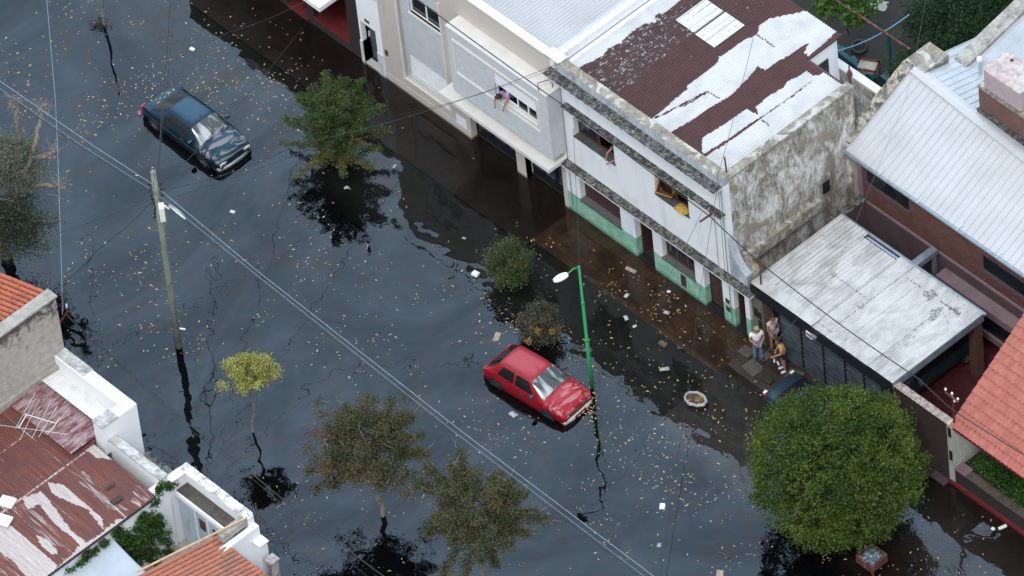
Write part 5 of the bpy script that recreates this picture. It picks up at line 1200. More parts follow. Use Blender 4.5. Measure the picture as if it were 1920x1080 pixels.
# ================================================================== lamp post and utility pole
lp = thing('lamp_post', 'bright green lamp post with a white luminaire beside the red car', 'lamp post', P(1110, 727))
a = P(1110, 727, -.4); tpz = 6.58; tp = Vector((P(1110,727).x, P(1110,727).y, tpz))
part(lp, 'post', MB().tube([(tp.x, tp.y, -.5), (tp.x, tp.y, 2.6), (tp.x, tp.y, 2.61), (tp.x, tp.y, 4.6), (tp.x, tp.y, 4.61), (tp.x, tp.y, tpz)], [.075,.075,.06,.06,.048,.048], 10), M['greenpost'], True)
part(lp, 'collar', MB().lathe((tp.x, tp.y, 2.56), [(.085,0),(.085,.08)], 10).lathe((tp.x, tp.y, 4.56), [(.07,0),(.07,.08)], 10), M['greenpost'])
he = P(1064, 514, 6.62); part(lp, 'arm', MB().tube([(tp.x, tp.y, tpz-.06), tuple(tp.lerp(he, .5)+Vector((0,0,.06))), he], .03, 8), M['greenpost'], True)
h2 = P(1038, 527, 6.55); d = (h2-he); lum = MB(); V = []; n_ = 12; m_ = 9
for j in range(m_+1):
    s_ = j/m_; c = he.lerp(h2, s_); r = .15*math.sin(math.pi*min(1, .12+s_*.80))**.6+.015
    sd_ = d.cross(Vector((0,0,1))).normalized()
    for k in range(n_): a = 2*math.pi*k/n_; V.append(tuple(c+sd_*r*math.cos(a)+Vector((0,0,r*.55*math.sin(a)))))
lum.add(V, [(j*n_+k, j*n_+(k+1) % n_, (j+1)*n_+(k+1) % n_, (j+1)*n_+k) for j in range(m_) for k in range(n_)]+[tuple(range(n_)), tuple(range(m_*n_, (m_+1)*n_))])
part(lp, 'luminaire', lum, M['purewhite'], True)
up = thing('utility_pole', 'tall greenish wooden utility pole with steps and white box carrying the cables', 'utility pole', P(335, 650))
bp = P(335, 650); tpp = PY(287, 322, bp.y); 
def at_pole(z): t_ = z/tpp.z; return Vector((bp.x+(tpp.x-bp.x)*t_, bp.y, z))
part(up, 'pole', MB().tube([at_pole(-.6), at_pole(3), at_pole(6), at_pole(9.57)], [.14,.125,.115,.10], 12), M['polewood'], True)
for i in range(19):
    stp = MB()
    z = .8+i*.40; c = at_pole(z); s_ = 1 if i % 2 else -1
    a = c+Vector((s_*.09, s_*.09, 0)); stp.tube([a, a+Vector((s_*.12, s_*.10, 0)), a+Vector((s_*.12, s_*.10, .06))], .010, 4); part(up, 'climbing_step', stp, M['cablegrey'])
c = at_pole(7.15); bm = thing('x', None, None) if 0 else None
o = MB().box(-.17,.17,-.10,.10,-.36,.36).build('junction_box', M['boxcream'], up, bevel=.02); q = PY(304, 398, bp.y-.25); o.location = Vector((q.x, q.y, q.z-.0))-Vector(up.location); o.rotation_euler = (0, R_(0), R_(-38))
hd = P(306, 388, 7.6); part(up, 'street_luminaire', MB().tube([at_pole(7.7), Vector(P(300,383,7.7)), Vector(P(318,391,7.7))], [.02,.07,.05], 8), M['purewhite'], True)
lo = MB(); rr = []
for i in range(22):
    a = i/21*math.pi*1.25+1.2; rr.append(at_pole(7.55+.55*math.cos(a+1.9))+Vector((-.18*abs(math.sin(a)), -.12, 0)))
lo.tube(rr, .028, 5); lo.tube([r_+Vector((.04,.05,.03)) for r_ in rr], .02, 5)
part(up, 'cable_loop', lo, M['black'])
for z in (8.9, 8.6, 8.3):
    for s_ in (-1, 1): part(up, 'insulator', MB().lathe(at_pole(z)+Vector((s_*.14, -.14 if s_ < 0 else .16, 0)), [(.03,-.06),(.05,0),(.03,.06)], 7), M['black'], True)
rg = []
for i in range(26): a = 2*math.pi*i/25; rr_ = .20+.12*abs(math.sin(a*1.5)); rg.append((bp.x+rr_*math.cos(a)*.9, bp.y+rr_*math.sin(a), .03))
def cable(label, pts, r, m, sag=0.0, n=24, grp=None, nm='cable'):
    out = []
    for a, b in zip(pts[:-1], pts[1:]):
        a = Vector(a); b = Vector(b)
        for i in range(n): t_ = i/n; out.append(a.lerp(b, t_)-Vector((0, 0, 4*sag*t_*(1-t_))))
    out.append(Vector(pts[-1])); o = MB().tube(out, r, 5).build(nm, m); return tag(o, label, 'cable', grp)
cable('thick dark twisted cable running diagonally past the utility pole, the lower of the pair', [PY(-300,-50,-10.5), PY(0,166,-10.5), PY(149,270,-10.5), PY(284,356,-10.5), PY(480,515,-10.5), PY(852,810,-10.5), PY(1207,1080,-10.5), PY(1500,1300,-10.5)], .019, M['cablegrey'], 0, 4)
cable('light grey cable running diagonally past the utility pole, the upper of the pair', [PY(-300,-62,-10.3), PY(0,152,-10.3), PY(170,270,-10.3), PY(293,350,-10.3), PY(480,506,-10.3), PY(867,810,-10.3), PY(1225,1080,-10.3), PY(1520,1300,-10.3)], .012, M['cablemid'], 0, 4)
cable('dark under-cable beside the diagonal pair, lowest of the bundle', [PY(-300,-42,-10.55), PY(0,172,-10.55), PY(146,272,-10.55), PY(280,359,-10.55), PY(476,519,-10.55), PY(848,814,-10.55), PY(1203,1084,-10.55), PY(1500,1306,-10.55)], .012, M['cable'], 0, 4)
sp_ = tag(MB().tube([PY(318,385,-10.45), PY(334,398,-10.45), PY(348,410,-10.45)], [.06,.075,.05], 7).build('cable_splice', M['whitelamp'], None, True), 'pale wrapped splice on the diagonal cables below the utility pole box', 'cable splice')
tp8 = at_pole(8.55); tp7 = at_pole(8.2)
cable('black cable from the pole top up towards the top edge over the blue car', [tp8, P(322,-40,7.6)], .018, M['cable'], .1)
cable('thin black cable beside it crossing over the blue car roof', [tp8, P(331,-40,7.4)], .009, M['cable'], .15)
cable('thin dark line from the pole to the dark brick house canopy', [tp8, PY(600, 8, YF)], .010, M['cable'], .4)
cable('black service cable from the pole to the beige house meter over the conical tree', [tp8, P(560,270,6.2), PY(1050,118,YF-.3)], .011, M['cable'], .35)
cable('thin service line ending at the beige house corner above the long window', [P(262,390,8.2), PY(735,218,2.0), PY(1040,128,YF-.2)], .008, M['cable'], .2)
cable('double dark cable from the pole down to the left stucco house corner', [tp7, P(180,470,7.4), P(120,528,6.6), PY(118,585,-15.9)], .022, M['cable'], .12)
cable('thin line parting left from the pole towards the lower left', [tp7, P(60,452,6.5), P(-60,500,6)], .008, M['cable'], .1)
cable('black line from the stucco house bracket down across the street to the bottom trees', [PY(125,590,-15.9), P(235,690,4.6), P(360,800,4.6), P(450,868,4.6), P(560,960,4.6), P(760,1110,4.6)], .020, M['cable'], .05, 8)
cable('thin twin line under the black one crossing the lower left water', [PY(125,592,-15.9), P(238,698,4.5), P(358,806,4.5), P(446,874,4.5), P(620,1020,4.5), P(700,1090,4.5)], .010, M['cable'], .05, 8)
cable('pale thin cable hanging vertically along the left side of the photo', [P(84,-40,7.0), P(104,190,7.0), P(112,400,6.8), PY(117,590,-15.9)], .010, M['cablemid'], .1)
cable('black facade cable crossing the beige and green houses to the carport', [PY(700,-66,YF-.9), PY(783,0,YF-.9), PY(1048,192,YF-.9), PY(1330,405,YF-.75), PY(1424,492,YF-.35), PY(1580,612,YF-.35), PY(1725,712,YF-.35), PY(1785,768,YF-.35), PY(1935,862,YF-.3)], .022, M['cable'], .03, 6)
cable('thin vertical service cable hanging from the house to the green lamp post', [PY(1075,240,YF-.4), tp+Vector((.02,0,-.1))], .008, M['cable'], .1)
cable('thin line from the lamp post to the green house facade', [tp+Vector((.02,0,-.5)), P(1235,552,3.2), PY(1316,398,YF-.6)], .008, M['cable'], .12)
cable('dark thin line falling across the green facade down to the street', [PY(1345,350,YF-.5), P(1310,560,2.4), P(1285,760,1.0), P(1235,1100,.6)], .008, M['cable'], .05)
cable('thin dark line from the corner of the weathered house over the blue frame yard', [P(1345,330,8.7), PY(1360,520,YF-.3)], .009, M['cable'], .02)
cable('thin line drooping over the peeling roof to the street side', [P(1425,10,8.6), P(1385,180,8.2), P(1345,330,8.6)], .009, M['cable'], .15)
cable('thin line rising over the carport roof and white metal roof', [P(1400,700,2), P(1560,520,5.2), P(1700,180,8.5), P(1740,-20,9)], .005, M['cablegrey'], .1)
cable('thin line over the dark top water running to the red brick porch', [P(80,200,7.2), P(430,60,6.5), P(640,-40,6)], .008, M['cable'], .3)
br1 = thing('cable_bracket', 'rusty bracket arm carrying the black cable in front of the green facade', 'bracket', PY(1328,402,YF))
q1 = PY(1312, 416, YF-.85); q2 = PY(1346, 393, YF); part(br1, 'arm', MB().beam(q1, q2, .06), M['rust']); part(br1, 'clamp', MB().tube([q1.lerp(q2,.6)-Vector((0,0,.08)), q1.lerp(q2,.6)+Vector((0,0,.08))], .03, 6), M['black'])
br2 = thing('cable_bracket', 'rusty upright bracket with insulators standing on the carport corner', 'bracket', PY(1425,535,YF))
q1 = PY(1427, 536, YF+.1); q2 = PY(1424, 485, YF+.1); part(br2, 'post', MB().tube([q1, q2], .035, 6), M['rust']); part(br2, 'arm', MB().beam(PY(1410,485,YF), PY(1432,502,YF), .05), M['rust'])
br3 = thing('cable_bracket', 'red upright bracket with white insulators at the tiled roof corner', 'bracket', PY(1789,795,YF))
q1 = PY(1789, 792, YF+.1); q2 = PY(1786, 742, YF+.1); part(br3, 'post', MB().tube([q1, q2], .04, 6), M['maroonpaint']); part(br3, 'arm', MB().beam(PY(1772,735,YF), PY(1797,754,YF), .05), M['rust'])
for px, py in ((1773,730),(1785,738),(1796,748),(1790,752)): part(br3, 'insulator', MB().lathe(PY(px,py,YF), [(.03,-.06),(.05,0),(.03,.06)], 7), M['whitelamp'], True)
br4 = thing('cable_bracket', 'dark red arm with insulators on the corner of the stucco house', 'bracket', PY(108,612,-16)); part(br4, 'arm', MB().beam(PY(108,612,-16), PY(127,583,-15.9), .06), M['maroonpaint']); part(br4, 'insulator', MB().lathe(PY(125,574,-15.9), [(.035,-.12),(.05,0),(.03,.12)], 7), M['cablelight'], True)
# litter basket on pole at the lower right
lb = thing('litter_basket', 'square wire litter basket full of rubbish on a pole by the round tree', 'litter bin', P(1636, 1082))
c = P(1634, 1040, 1.15); fm = MB(); s_ = .38
for z in (0, .12, .24, .36): 
    for x0, y0, x1, y1 in ((-s_,-s_,s_,-s_),(s_,-s_,s_,s_),(s_,s_,-s_,s_),(-s_,s_,-s_,-s_)): fm.beam((c.x+x0,c.y+y0,c.z-.36+z), (c.x+x1,c.y+y1,c.z-.36+z), .03)
for x in (-s_, s_):
    for y in (-s_, s_): fm.box(c.x+x-.02,c.x+x+.02,c.y+y-.02,c.y+y+.02,c.z-.4,c.z+.02)
part(lb, 'frame', fm, M['rust']); part(lb, 'bin_post', MB().tube([(c.x,c.y,-.5),(c.x,c.y,c.z-.36)], .04, 7), M['rust'])
gpart(lb, 'rubbish', c.x-s_+.03, c.x+s_-.03, 12, c.y-s_+.03, c.y+s_-.03, 12, lambda u, v: (u, v, c.z-.12+.10*N2(u, v, 6)+.05*N2(u, v, 17)), M['rubbish'])
# ================================================================== people
SKIN = plain('skin', (.36, .17, .11, 1), .6, 0, .06, 6)
def skinned(name, nodes, edges, m, parent, root=0, sub=1):
    me = bpy.data.meshes.new(name); me.from_pydata([tuple(n[0]) for n in nodes], edges, []); me.update()
    o = bpy.data.objects.new(name, me); COL.objects.link(o); o.parent = parent; me.materials.append(m)
    sk = o.modifiers.new('skin', 'SKIN'); sk.use_smooth_shade = True
    if not me.skin_vertices: 
        bpy.context.view_layer.objects.active = o; bpy.ops.mesh.customdata_skin_add() if bpy.ops.mesh.customdata_skin_add.poll() else None
    d = me.skin_vertices[0].data
    for i, n in enumerate(nodes):
        r = n[1]; d[i].radius = (r, r) if not isinstance(r, tuple) else r; d[i].use_root = (i == root)
    sb = o.modifiers.new('sub', 'SUBSURF'); sb.levels = sub; sb.render_levels = sub
    return o
def person(label, pos, rz, J, shirt, legs, hairm, shoes, bare_arms=True, shorts=False, hair_long=False, group=None):
    """J: joint positions in metres, person facing -Y, standing on z=0"""
    t = thing('person', label, 'person', pos, rz, group); V3 = Vector
    N = [(V3(J['pelvis']), (.15,.11)), (V3(J['waist']), (.135,.095)), (V3(J['chest']), (.165,.11)), (V3(J['neck']), .055), (V3(J['head0']), (.065,.075)), (V3(J['head1']), (.082,.10)), (V3(J['head2']), (.06,.075))]
    Eg = [(0,1),(1,2),(2,3),(3,4),(4,5),(5,6)]
    def add(p, r, f): N.append((V3(p), r)); Eg.append((f, len(N)-1)); return len(N)-1
    ends = {}
    for s_ in 'LR':
        a = add(J['sh'+s_], .062, 2); b = add(J['el'+s_], .045, a); c = add(J['wr'+s_], .030, b)
        d = (V3(J['wr'+s_])-V3(J['el'+s_])).normalized(); pm = add(V3(J['wr'+s_])+d*.06, (.040,.022), c)
        sd_ = d.cross(V3((0, 0, 1)));  sd_ = sd_.normalized() if sd_.length > .1 else V3((1, 0, 0))
        for k, (o_, l_) in enumerate(((-.033,.065),(-.011,.080),(.011,.075),(.033,.06))):
            f1 = add(V3(J['wr'+s_])+d*(.085+l_*.45)+sd_*o_+V3((0,0,-.006)), .0095, pm); add(V3(J['wr'+s_])+d*(.085+l_*.9)+sd_*o_*1.05+V3((0,0,-.026)), .008, f1)
        f1 = add(V3(J['wr'+s_])+d*.06-sd_*.05, .011, pm); add(V3(J['wr'+s_])+d*.095-sd_*.062, .009, f1)
        h = add(J['hp'+s_], .085, 0); k = add(J['kn'+s_], .058, h); an = add(J['an'+s_], .038, k); add(V3(J['an'+s_])+V3(J.get('ft'+s_, (0,-.12,-.05))), .022, an)
        ends[s_] = (h, k, an)
    body = skinned('body', N, Eg, SKIN, t)
    P_ = lambda k: V3(J[k])
    # shirt
    tn_ = [(P_('pelvis')+V3((0,0,.02)), (.178,.135)), (P_('waist'), (.165,.125)), (P_('chest'), (.19,.135)), (P_('chest').lerp(P_('neck'), .6), .08)]
    te = [(0,1),(1,2),(2,3)]
    for s_ in 'LR':
        tn_.append((P_('sh'+s_), .078)); te.append((2, len(tn_)-1))
        if shirt[1]: tn_.append((P_('sh'+s_).lerp(P_('el'+s_), shirt[1]), .066)); te.append((len(tn_)-2, len(tn_)-1))
    skinned('shirt', tn_, te, shirt[0], t)
    ln = [(P_('pelvis'), (.165,.125))]; le = []
    for s_ in 'LR':
        ln.append((P_('hp'+s_), .10)); le.append((0, len(ln)-1))
        if shorts: ln.append((P_('hp'+s_).lerp(P_('kn'+s_), .6), .092)); le.append((len(ln)-2, len(ln)-1))
        else:
            ln.append((P_('kn'+s_), .075)); le.append((len(ln)-2, len(ln)-1)); ln.append((P_('an'+s_)+V3((0,0,-.02)), .078)); le.append((len(ln)-2, len(ln)-1))
    skinned('shorts' if shorts else 'trousers', ln, le, legs, t)
    for s_ in 'LR':
        a = P_('an'+s_)+V3((0,.04,-.03)); b = P_('an'+s_)+V3(J.get('ft'+s_, (0,-.17,-.04))); skinned('shoe', [(a, .068), (a.lerp(b, .5), (.068,.06)), (b+V3((0,-.03,0)), (.06,.045))], [(0,1),(1,2)], shoes, t)
    h1 = P_('head1'); h2 = P_('head2'); up_ = (h2-P_('head0')).normalized(); bk = V3(J.get('back', (0, 1, 0)))
    hn = [(h1+bk*.035+up_*.02, (.088,.10)), (h2+bk*.015+up_*.02, (.078,.088)), (h1+bk*.05-up_*.05, (.07,.05))]; he_ = [(0,1),(0,2)]
    if hair_long: hn.append((h1+bk*.07-up_*.16, .05)); he_.append((2,3))
    skinned('hair', hn, he_, hairm, t)
    fwd = -bk
    sdv = fwd.cross(up_).normalized()
    fc = h1+fwd*.095
    MB().tube([fc+up_*.02, fc+fwd*.02-up_*.02, fc-up_*.03], [.010,.016,.008], 6).build('nose', SKIN, t, True)
    for s_ in (-1, 1):
        MB().lathe(h1+sdv*s_*.032+fwd*.082+up_*.02, [(.004,-.009),(.012,0),(.004,.009)], 8).build('eye', M['black'], t, True)
        MB().lathe(h1+sdv*s_*.088-up_*.01, [(.006,-.03),(.016,0),(.008,.03)], 8).build('ear', SKIN, t, True)
    MB().tube([fc-up_*.055-sdv*.02, fc-up_*.058+fwd*.004, fc-up_*.055+sdv*.02], .006, 5).build('mouth', M['lips'], t, True)
    return t
STAND = dict(pelvis=(0,0,.98), waist=(0,.0,1.14), chest=(0,0,1.36), neck=(0,-.01,1.52), head0=(0,-.02,1.60), head1=(0,-.03,1.68), head2=(0,-.02,1.76),
   shL=(-.20,0,1.44), elL=(-.26,.02,1.16), wrL=(-.25,-.08,.92), shR=(.20,0,1.44), elR=(.26,.02,1.16), wrR=(.25,-.08,.92),
   hpL=(-.10,0,.92), knL=(-.11,-.02,.50), anL=(-.12,.02,.08), hpR=(.10,0,.92), knR=(.11,-.02,.50), anR=(.12,.02,.08))
def face(px, py, z=0):     # yaw so that local -Y points along the given image direction (px right, py down)
    d = Rv*px - Fv*py; return math.atan2(d.y, d.x)+math.pi/2
J = dict(STAND); J.update(elL=(-.27,-.06,1.18), wrL=(-.12,-.26,1.10), elR=(.27,-.06,1.18), wrR=(.10,-.27,1.08), head0=(0,-.05,1.59), head1=(0,-.10,1.66), head2=(0,-.10,1.745), neck=(0,-.03,1.51), knR=(.12,-.05,.5), anR=(.14,-.05,.08))
pm_ = P(1422, 673, .10)
person('white haired man in white polo shirt and jeans looking down at his joined hands', pm_, face(.15, 1), J, (M['clothwhite'], .55), M['jeans'], M['hairgrey'], M['darkplastic'])
J = dict(STAND); J.update(pelvis=(0,0,.98), chest=(0,-.04,1.37), neck=(0,-.07,1.52), head0=(0,-.09,1.59), head1=(0,-.13,1.67), head2=(0,-.12,1.75), shL=(-.20,-.04,1.44), shR=(.20,-.04,1.44), elR=(.25,-.16,1.18), wrR=(.20,-.40,1.14), elL=(-.27,-.02,1.16), wrL=(-.26,-.16,.90))
py_ = P(1470, 694, .10)
person('dark haired man in yellow vest and dark shorts, leaning forward and talking at the gate', py_, face(-1, .30), J, (M['clothyellow'], 0), M['clothblack'], M['hairblack'], M['sneaker'], shorts=True)
q = Vector(P(1455, 678, .35))
for k, (px, py) in enumerate(((1452,676),(1459,681))):
    q = P(px, py, .75); o = skinned('carried_shoe', [(Vector((-.12,0,0)), .04), (Vector((0,0,.01)), .045), (Vector((.12,0,-.01)), .035)], [(0,1),(1,2)], M['sneaker'], None); o.location = q; o.rotation_euler = (0, 0, 2.4+.3*k)
    tag(o, ['outer white trainer dangling by the hand of the man in yellow', 'inner white trainer dangling by the hand of the man in yellow'][k], 'shoe')
J = dict(STAND); J.update(elL=(-.26,-.05,1.16), wrL=(-.2,-.2,.98)); pw_ = P(1452, 652, .12)
person('woman with brown hair in pale top and grey shorts standing in the gate opening', pw_, face(.5, .8), J, (M['clothpale'], .4), M['clothgrey'], M['hairbrown'], M['darkplastic'], shorts=True)
# people at the windows (standing on the floors inside)
J = dict(STAND); J.update(pelvis=(0,.25,.98), waist=(0,.10,1.16), chest=(0,-.12,1.30), neck=(0,-.30,1.34), head0=(0,-.38,1.36), head1=(0,-.46,1.38), head2=(0,-.50,1.46), shL=(-.2,-.14,1.32), shR=(.2,-.14,1.32), elL=(-.25,-.42,1.18), wrL=(-.18,-.52,.95), elR=(.26,-.36,1.2), wrR=(.24,-.45,.98), back=(0,.8,.5), hpL=(-.1,.25,.92), hpR=(.1,.25,.92), knL=(-.1,.22,.5), knR=(.1,.22,.5), anL=(-.1,.25,.08), anR=(.1,.25,.08))
person('person with dark hair in purple top leaning out of the beige house window', (-3.78, YF-.70+.22, 3.66), 0, J, (M['clothpurple'], .25), M['clothblack'], M['hairblack'], M['darkplastic'], hair_long=True)
J = dict(STAND); J.update(chest=(0,-.06,1.36), neck=(0,-.10,1.50), head0=(0,-.14,1.56), head1=(0,-.18,1.62), head2=(0,-.17,1.70), elR=(.25,-.32,1.22), wrR=(.12,-.55,1.16), elL=(-.25,-.30,1.22), wrL=(-.16,-.45,1.18))
person('man in grey and black shirt resting his arm on the upper window sill', (1.22, YF+.46, 3.32), 0, J, (M['clothgrey'], .4), M['clothblack'], M['hairblack'], M['darkplastic'])
# things on the other sill
cb_ = tag(MB().box(-.35,.35,-.28,.28,-.02,.03).box(-.33,-.28,-.28,.28,.03,.45).box(-.33,.3,.22,.27,.03,.45).build('drawer', M['orangewood'], None, bevel=.01), 'orange brown wooden drawer propped in the right upper window', 'drawer')
cb_.location = (4.12, YF+.12, 4.62); cb_.rotation_euler = (R_(-35), R_(8), R_(25))
rt = tag(grid('yellow_cloth', 0, 1, 26, 0, 1, 22, lambda u, v: ((u-.5)*.62*(1-.25*abs(v-.5)), (v-.5)*.48, .09*math.sin(min(1,u*1.0)*math.pi)*math.sin(v*math.pi)+.035*N2(u, v, 7)), M['ochrecloth']), 'crumpled ochre yellow cloth lying on the right upper window sill', 'cloth')
rt.location = (5.1, YF+.09, 4.52)
# ================================================================== floating leaves and litter
rnd = random.Random(77)
lm_ = []
for k in range(7):
    mb = MB(); l = 1; wd = rnd.uniform(.34, .5); cu = rnd.uniform(-.15, .15)
    ns = 7; V = []
    for i in range(ns+1):
        t_ = i/ns; ww_ = wd*.5*math.sin(math.pi*t_)**.8*(1-.2*t_); c = cu*math.sin(math.pi*t_)
        V += [(t_-.5, c-ww_, .05*math.sin(t_*5+k)+.06), (t_-.5, c, .03*math.sin(t_*4)+.0), (t_-.5, c+ww_, .06)]
    mb.add(V, [(i*3+a, i*3+3+a, i*3+4+a, i*3+1+a) for i in range(ns) for a in (0, 1)])
    lm_.append(mb)
cols_ = [(.50,.33,.10,1), (.52,.38,.17,1), (.46,.24,.07,1), (.36,.34,.10,1), (.34,.16,.09,1), (.55,.42,.25,1)]
lms = [plain('fallen_leaf_%s' % n_, c, .6, 0, .15, 30) for n_, c in zip(('gold','pale','orange','lime','rust','cream'), cols_)]
cwt = [6, 5, 3, 1.2, 1.2, 3]
def wet(p):
    x, y = p.x, p.y
    if y > 4.15 or y < -15.9: return False
    if 8.8 < x < 18.1 and y > .9: return False
    for c_ in (RED, BLUE, DARK):
        q = (Vector((x, y, 0))-Vector(c_.location)); a = -c_.rotation_euler[2]; lx = q.x*math.cos(a)-q.y*math.sin(a); ly = q.x*math.sin(a)+q.y*math.cos(a)
        if -.2 < lx < 4.5 and abs(ly) < .98: return False
    return True
spots = []
while len(spots) < 2000:
    if rnd.random() < .22 and spots:
        b_ = rnd.choice(spots); x, y = b_[0]+rnd.gauss(0, 26), b_[1]+rnd.gauss(0, 20)
    else:
        x, y = rnd.uniform(-10, 1930), rnd.uniform(-10, 1090)
        dn = .28+.9*noise.noise(Vector((x/230, y/230, 3)))+.7*noise.noise(Vector((x/75, y/75, 9)))+.35*noise.noise(Vector((x/30, y/30, 2)))
        if 900 < x < 1450 and 480 < y < 1080: dn += .22
        if x < 480 and y > 420: dn -= .36
        if x < 620 and y > 700: dn -= .2
        if rnd.random() > dn: continue
    p = P(x, y, .008)
    if wet(p): spots.append((x, y, p))
lib = []
for mi, mat_ in enumerate(lms):
    for mb in lm_[mi % 3::2][:3]:
        me = bpy.data.meshes.new('fallen_leaf'); me.from_pydata(mb.v, [], mb.f); me.materials.append(mat_); me.update(); lib.append((mi, me))
def pick():
    mi = rnd.choices(range(6), cwt)[0]; return rnd.choice([l for l in lib if l[0] == mi])
rest = [MB() for _ in lms]
spots = [(p, rnd.uniform(.055, .10) if rnd.random() < .85 else rnd.uniform(.10, .145)) for _, _, p in spots]; spots.sort(key=lambda a: -a[1])
for i, (p, s_) in enumerate(spots):
    if i < 300:
        mi, me = pick(); o = bpy.data.objects.new('fallen_leaf', me); COL.objects.link(o); o.location = p; o.scale = (s_, s_, s_*.5); o.rotation_euler = (0, 0, rnd.uniform(0, 6.28))
        tag(o, 'small yellow-brown fallen leaf floating flat on the dark floodwater', 'leaf', 'fallen leaves floating on the water')
    else:
        mi = rnd.choices(range(6), cwt)[0]; mb = rnd.choice(lm_); a = rnd.uniform(0, 6.28); ca, sa = math.cos(a)*s_, math.sin(a)*s_
        rest[mi].add([(p.x+v[0]*ca-v[1]*sa, p.y+v[0]*sa+v[1]*ca, p.z+v[2]*s_*.5) for v in mb.v], mb.f)
big = MB(); mats_idx = []
me = bpy.data.meshes.new('leaf_scatter'); V = []; Fc = []; mi_ = []
for k, mb in enumerate(rest):
    n0 = len(V); V += mb.v; Fc += [tuple(i+n0 for i in f) for f in mb.f]; mi_ += [k]*len(mb.f)
for x in range(130):     # leaves stuck on the blue car boot, the ramp and raft around the lamp post foot
    if x < 26: q = BLUE.matrix_basis @ Vector((rnd.uniform(.06, .68), rnd.uniform(-.6, .6), .955+.05*rnd.random()*0+.045))
    elif x < 70: q = P(1108+rnd.gauss(0, 9), 765+rnd.gauss(0, 22), .02)
    elif x < 110: q = P(rnd.uniform(1320, 1450), rnd.uniform(700, 860), .02); q.z = max(.02, -.24+.055*(q.y+1.6)+.03)
    else: q = P(958+rnd.gauss(0, 16), 610+rnd.gauss(0, 10), .02)
    mb = rnd.choice(lm_); a = rnd.uniform(0, 6.28); s_ = rnd.uniform(.07, .13); ca, sa = math.cos(a)*s_, math.sin(a)*s_; n0 = len(V)
    V += [(q[0]+v[0]*ca-v[1]*sa, q[1]+v[0]*sa+v[1]*ca, q[2]+v[2]*s_*.5) for v in mb.v]; Fc += [tuple(i+n0 for i in f) for f in mb.f]; mi_ += [rnd.choices(range(6), cwt)[0]]*len(mb.f)
me.from_pydata(V, [], Fc)
for m_2 in lms: me.materials.append(m_2)
me.polygons.foreach_set('material_index', mi_); me.update()
o = bpy.data.objects.new('leaf_scatter', me); COL.objects.link(o); tag(o, 'hundreds more small yellow-brown leaves scattered over the floodwater', 'leaves', None, 'stuff')
def crumple(name, px, py, sx, sy, h, m, label, cat, rz=0.0, seed=0, z=0.0):
    o = grid(name, 0, 1, 14, 0, 1, 12, lambda u, v: ((u-.5)*sx*(1+.25*N2(u, v, 3, seed)), (v-.5)*sy*(1+.25*N2(u, v, 3, seed+4)), h*(math.sin(math.pi*u)*math.sin(math.pi*v))**.6*(1+.9*N2(u, v, 5, seed))+.004), m)
    o.location = P(px, py, z); o.rotation_euler = (0, 0, rz); return tag(o, label, cat)
def brickbox(name, px, py, a, b, h, m, label, cat, rz, z=-.03):
    o = MB().box(-a/2, a/2, -b/2, b/2, 0, h).build(name, m, None, bevel=min(.03, h*.3)); o.location = P(px, py, z); o.rotation_euler = (.04, .05, rz); return tag(o, label, cat)
brickbox('foam_block', 892, 516, .28, .24, .14, M['boxcream'], 'cream rounded foam block floating left of the green shrub', 'foam block', .2)
brickbox('carton', 361, 94, .22, .14, .10, M['whitelamp'], 'small white carton floating above the blue car', 'carton', .2)
brickbox('carton', 1242, 951, .20, .26, .09, M['purewhite'], 'white carton floating between the cables and the round tree', 'carton', .7)
brickbox('carton', 1350, 1077, .26, .30, .08, M['cardboard'], 'tan cardboard piece floating at the bottom edge', 'cardboard', .7)
brickbox('carton', 436, 398, .20, .14, .05, M['bumperwhite'], 'pale flat carton floating right of the utility pole box', 'carton', .4)
brickbox('carton', 262, 214, .20, .12, .10, M['signred'], 'red and white carton touching the blue car rear', 'carton', -.6)
brickbox('carton', 932, 632, .22, .40, .05, M['cardboard'], 'grey-brown board floating behind the red car', 'board', .5)
brickbox('carton', 1183, 507, .46, .16, .06, M['cardboard'], 'worn pale board floating by the green house pavement', 'board', .2, -.02)
brickbox('carton', 1243, 645, .34, .22, .04, M['cardboard'], 'submerged tan board in the dark water', 'board', .1, -.07)
brickbox('carton', 342, 618, .24, .08, .06, M['whitelamp'], 'white stick floating against the utility pole', 'litter', .6)
brickbox('carton', 1254, 547, .14, .10, .03, M['whitelamp'], 'small white card on the flooded pavement', 'litter', .6, -.01)
brickbox('bottle', 1880, 990, .12, .34, .10, M['boxcream'], 'cream plastic bottle floating at the lower right', 'bottle', -.3)
brickbox('carton', 1862, 993, .14, .12, .10, M['whitelamp'], 'white cup floating beside the cream bottle', 'cup', .3)
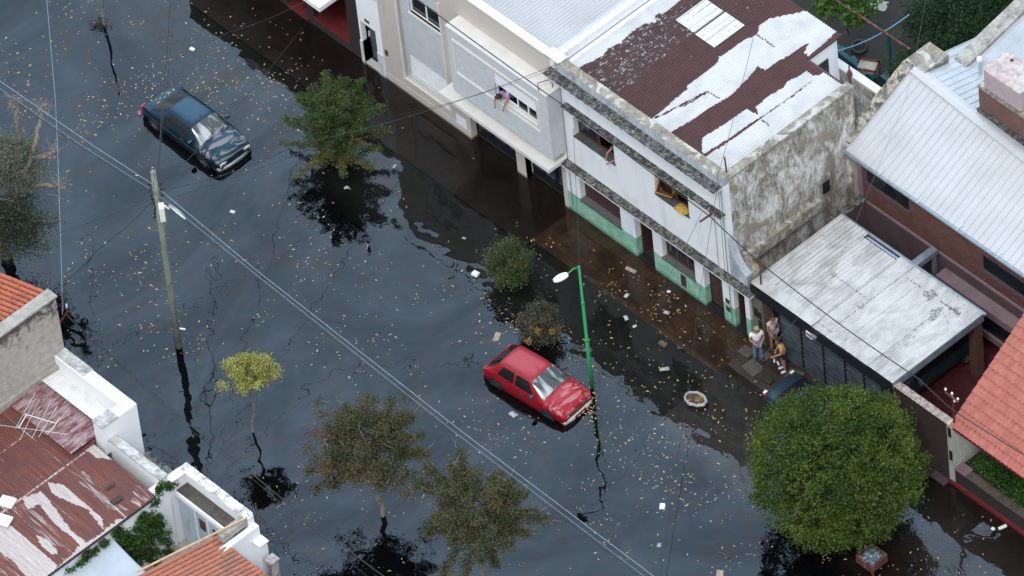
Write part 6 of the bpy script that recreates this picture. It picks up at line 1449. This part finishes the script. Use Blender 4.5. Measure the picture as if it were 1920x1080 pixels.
for i, (px, py, sx, sy, lab) in enumerate([(962,777,.42,.30,'white plastic bag floating below the red car'),(1246,692,.50,.22,'white twisted bag floating in the dark reflection'),(1175,554,.30,.20,'grey plastic bag near the pavement edge, the upper one'),(1174,596,.34,.20,'grey plastic bag in the dark water below the other'),(1250,586,.32,.22,'white bag lying at the flooded pavement edge'),(1190,612,.22,.14,'small grey rag floating among the leaves'),(1236,1022,.26,.20,'white crumpled cup near the bottom edge'),(1180,826,.14,.12,'small white scrap floating right of the lamp reflection'),
     (650,352,.30,.16,'white bag caught under the conical tree'),(565,242,.42,.36,'pale plastic bag by the left side of the conical tree'),(1286,574,.14,.10,'tiny white scrap on the flooded pavement'),(870,447,.22,.10,'small white scrap in the dark reflection'),(920,606,.12,.12,'small white ball floating behind the shrub'),(655,708,.12,.1,'tiny white scrap in mid street'),(1242,797,.12,.12,'tiny white scrap by the plastic ring'),(1160,752,.12,.10,'tiny white scrap right of the lamp post'),(740,312,.24,.12,'pale scrap on the right side of the conical tree')]):
    crumple('plastic_bag' if sx > .25 else 'litter_scrap', px, py, sx*.72, sy*.72, .06, M['bagwhite'] if 'white' in lab else M['bumperwhite'], lab, 'plastic bag' if sx > .25 else 'litter', i*.9, i*3)
# bag ring full of leaves
pc = P(1304, 750); rg_ = thing('rubbish_bag', 'open white plastic bag ring full of leaves floating before the driveway', 'rubbish bag', pc, .25)
V = []; Fc = []; n_ = 44
for i in range(n_):
    a = 2*math.pi*i/n_; rr = 1+.10*N2(math.cos(a), math.sin(a), 2.5)
    for k in range(6):
        b_ = 2*math.pi*k/6; r = .055*(1+.7*N2(a*1.3, k, 1.9)); V.append(((.42*rr+r*math.cos(b_))*math.cos(a), (.30*rr+r*math.cos(b_))*math.sin(a), .05+r*1.2*math.sin(b_)))
for i in range(n_):
    for k in range(6): Fc.append((i*6+k, ((i+1) % n_)*6+k, ((i+1) % n_)*6+(k+1) % 6, i*6+(k+1) % 6))
MB().add(V, Fc).build('bag_rim', M['bagwhite'], rg_, True)
grid('leaf_filling', 0, 6.2832, 30, 0, 1, 8, lambda u, v: (.40*v*math.cos(u), .28*v*math.sin(u), .03+.06*N2(v*math.cos(u), v*math.sin(u), 9)), M['leaffill'], rg_)
tg = MB()
for i in range(14):
    q = P(882+rnd.gauss(0,6), 674+rnd.gauss(0,9), .02); limb(tg, q, q+Vector((rnd.uniform(-.3,.3), rnd.uniform(-.3,.3), rnd.uniform(0,.05))), .012, .005, .15, rnd, 4, 4)
tag(tg.build('twig', M['black']), 'dark tangled twig floating left of the red car', 'twig')
tag(MB().tube([P(1348,1035,.02), P(1370,1047,.02)], .02, 5).build('stick', M['rust']), 'thin reddish stick floating near the bottom right', 'stick')
tag(MB().tube([P(518,954,.02), P(533,941,.02)], .015, 5).build('stick', M['twig']), 'thin pale stick floating right of the patio wall', 'stick')
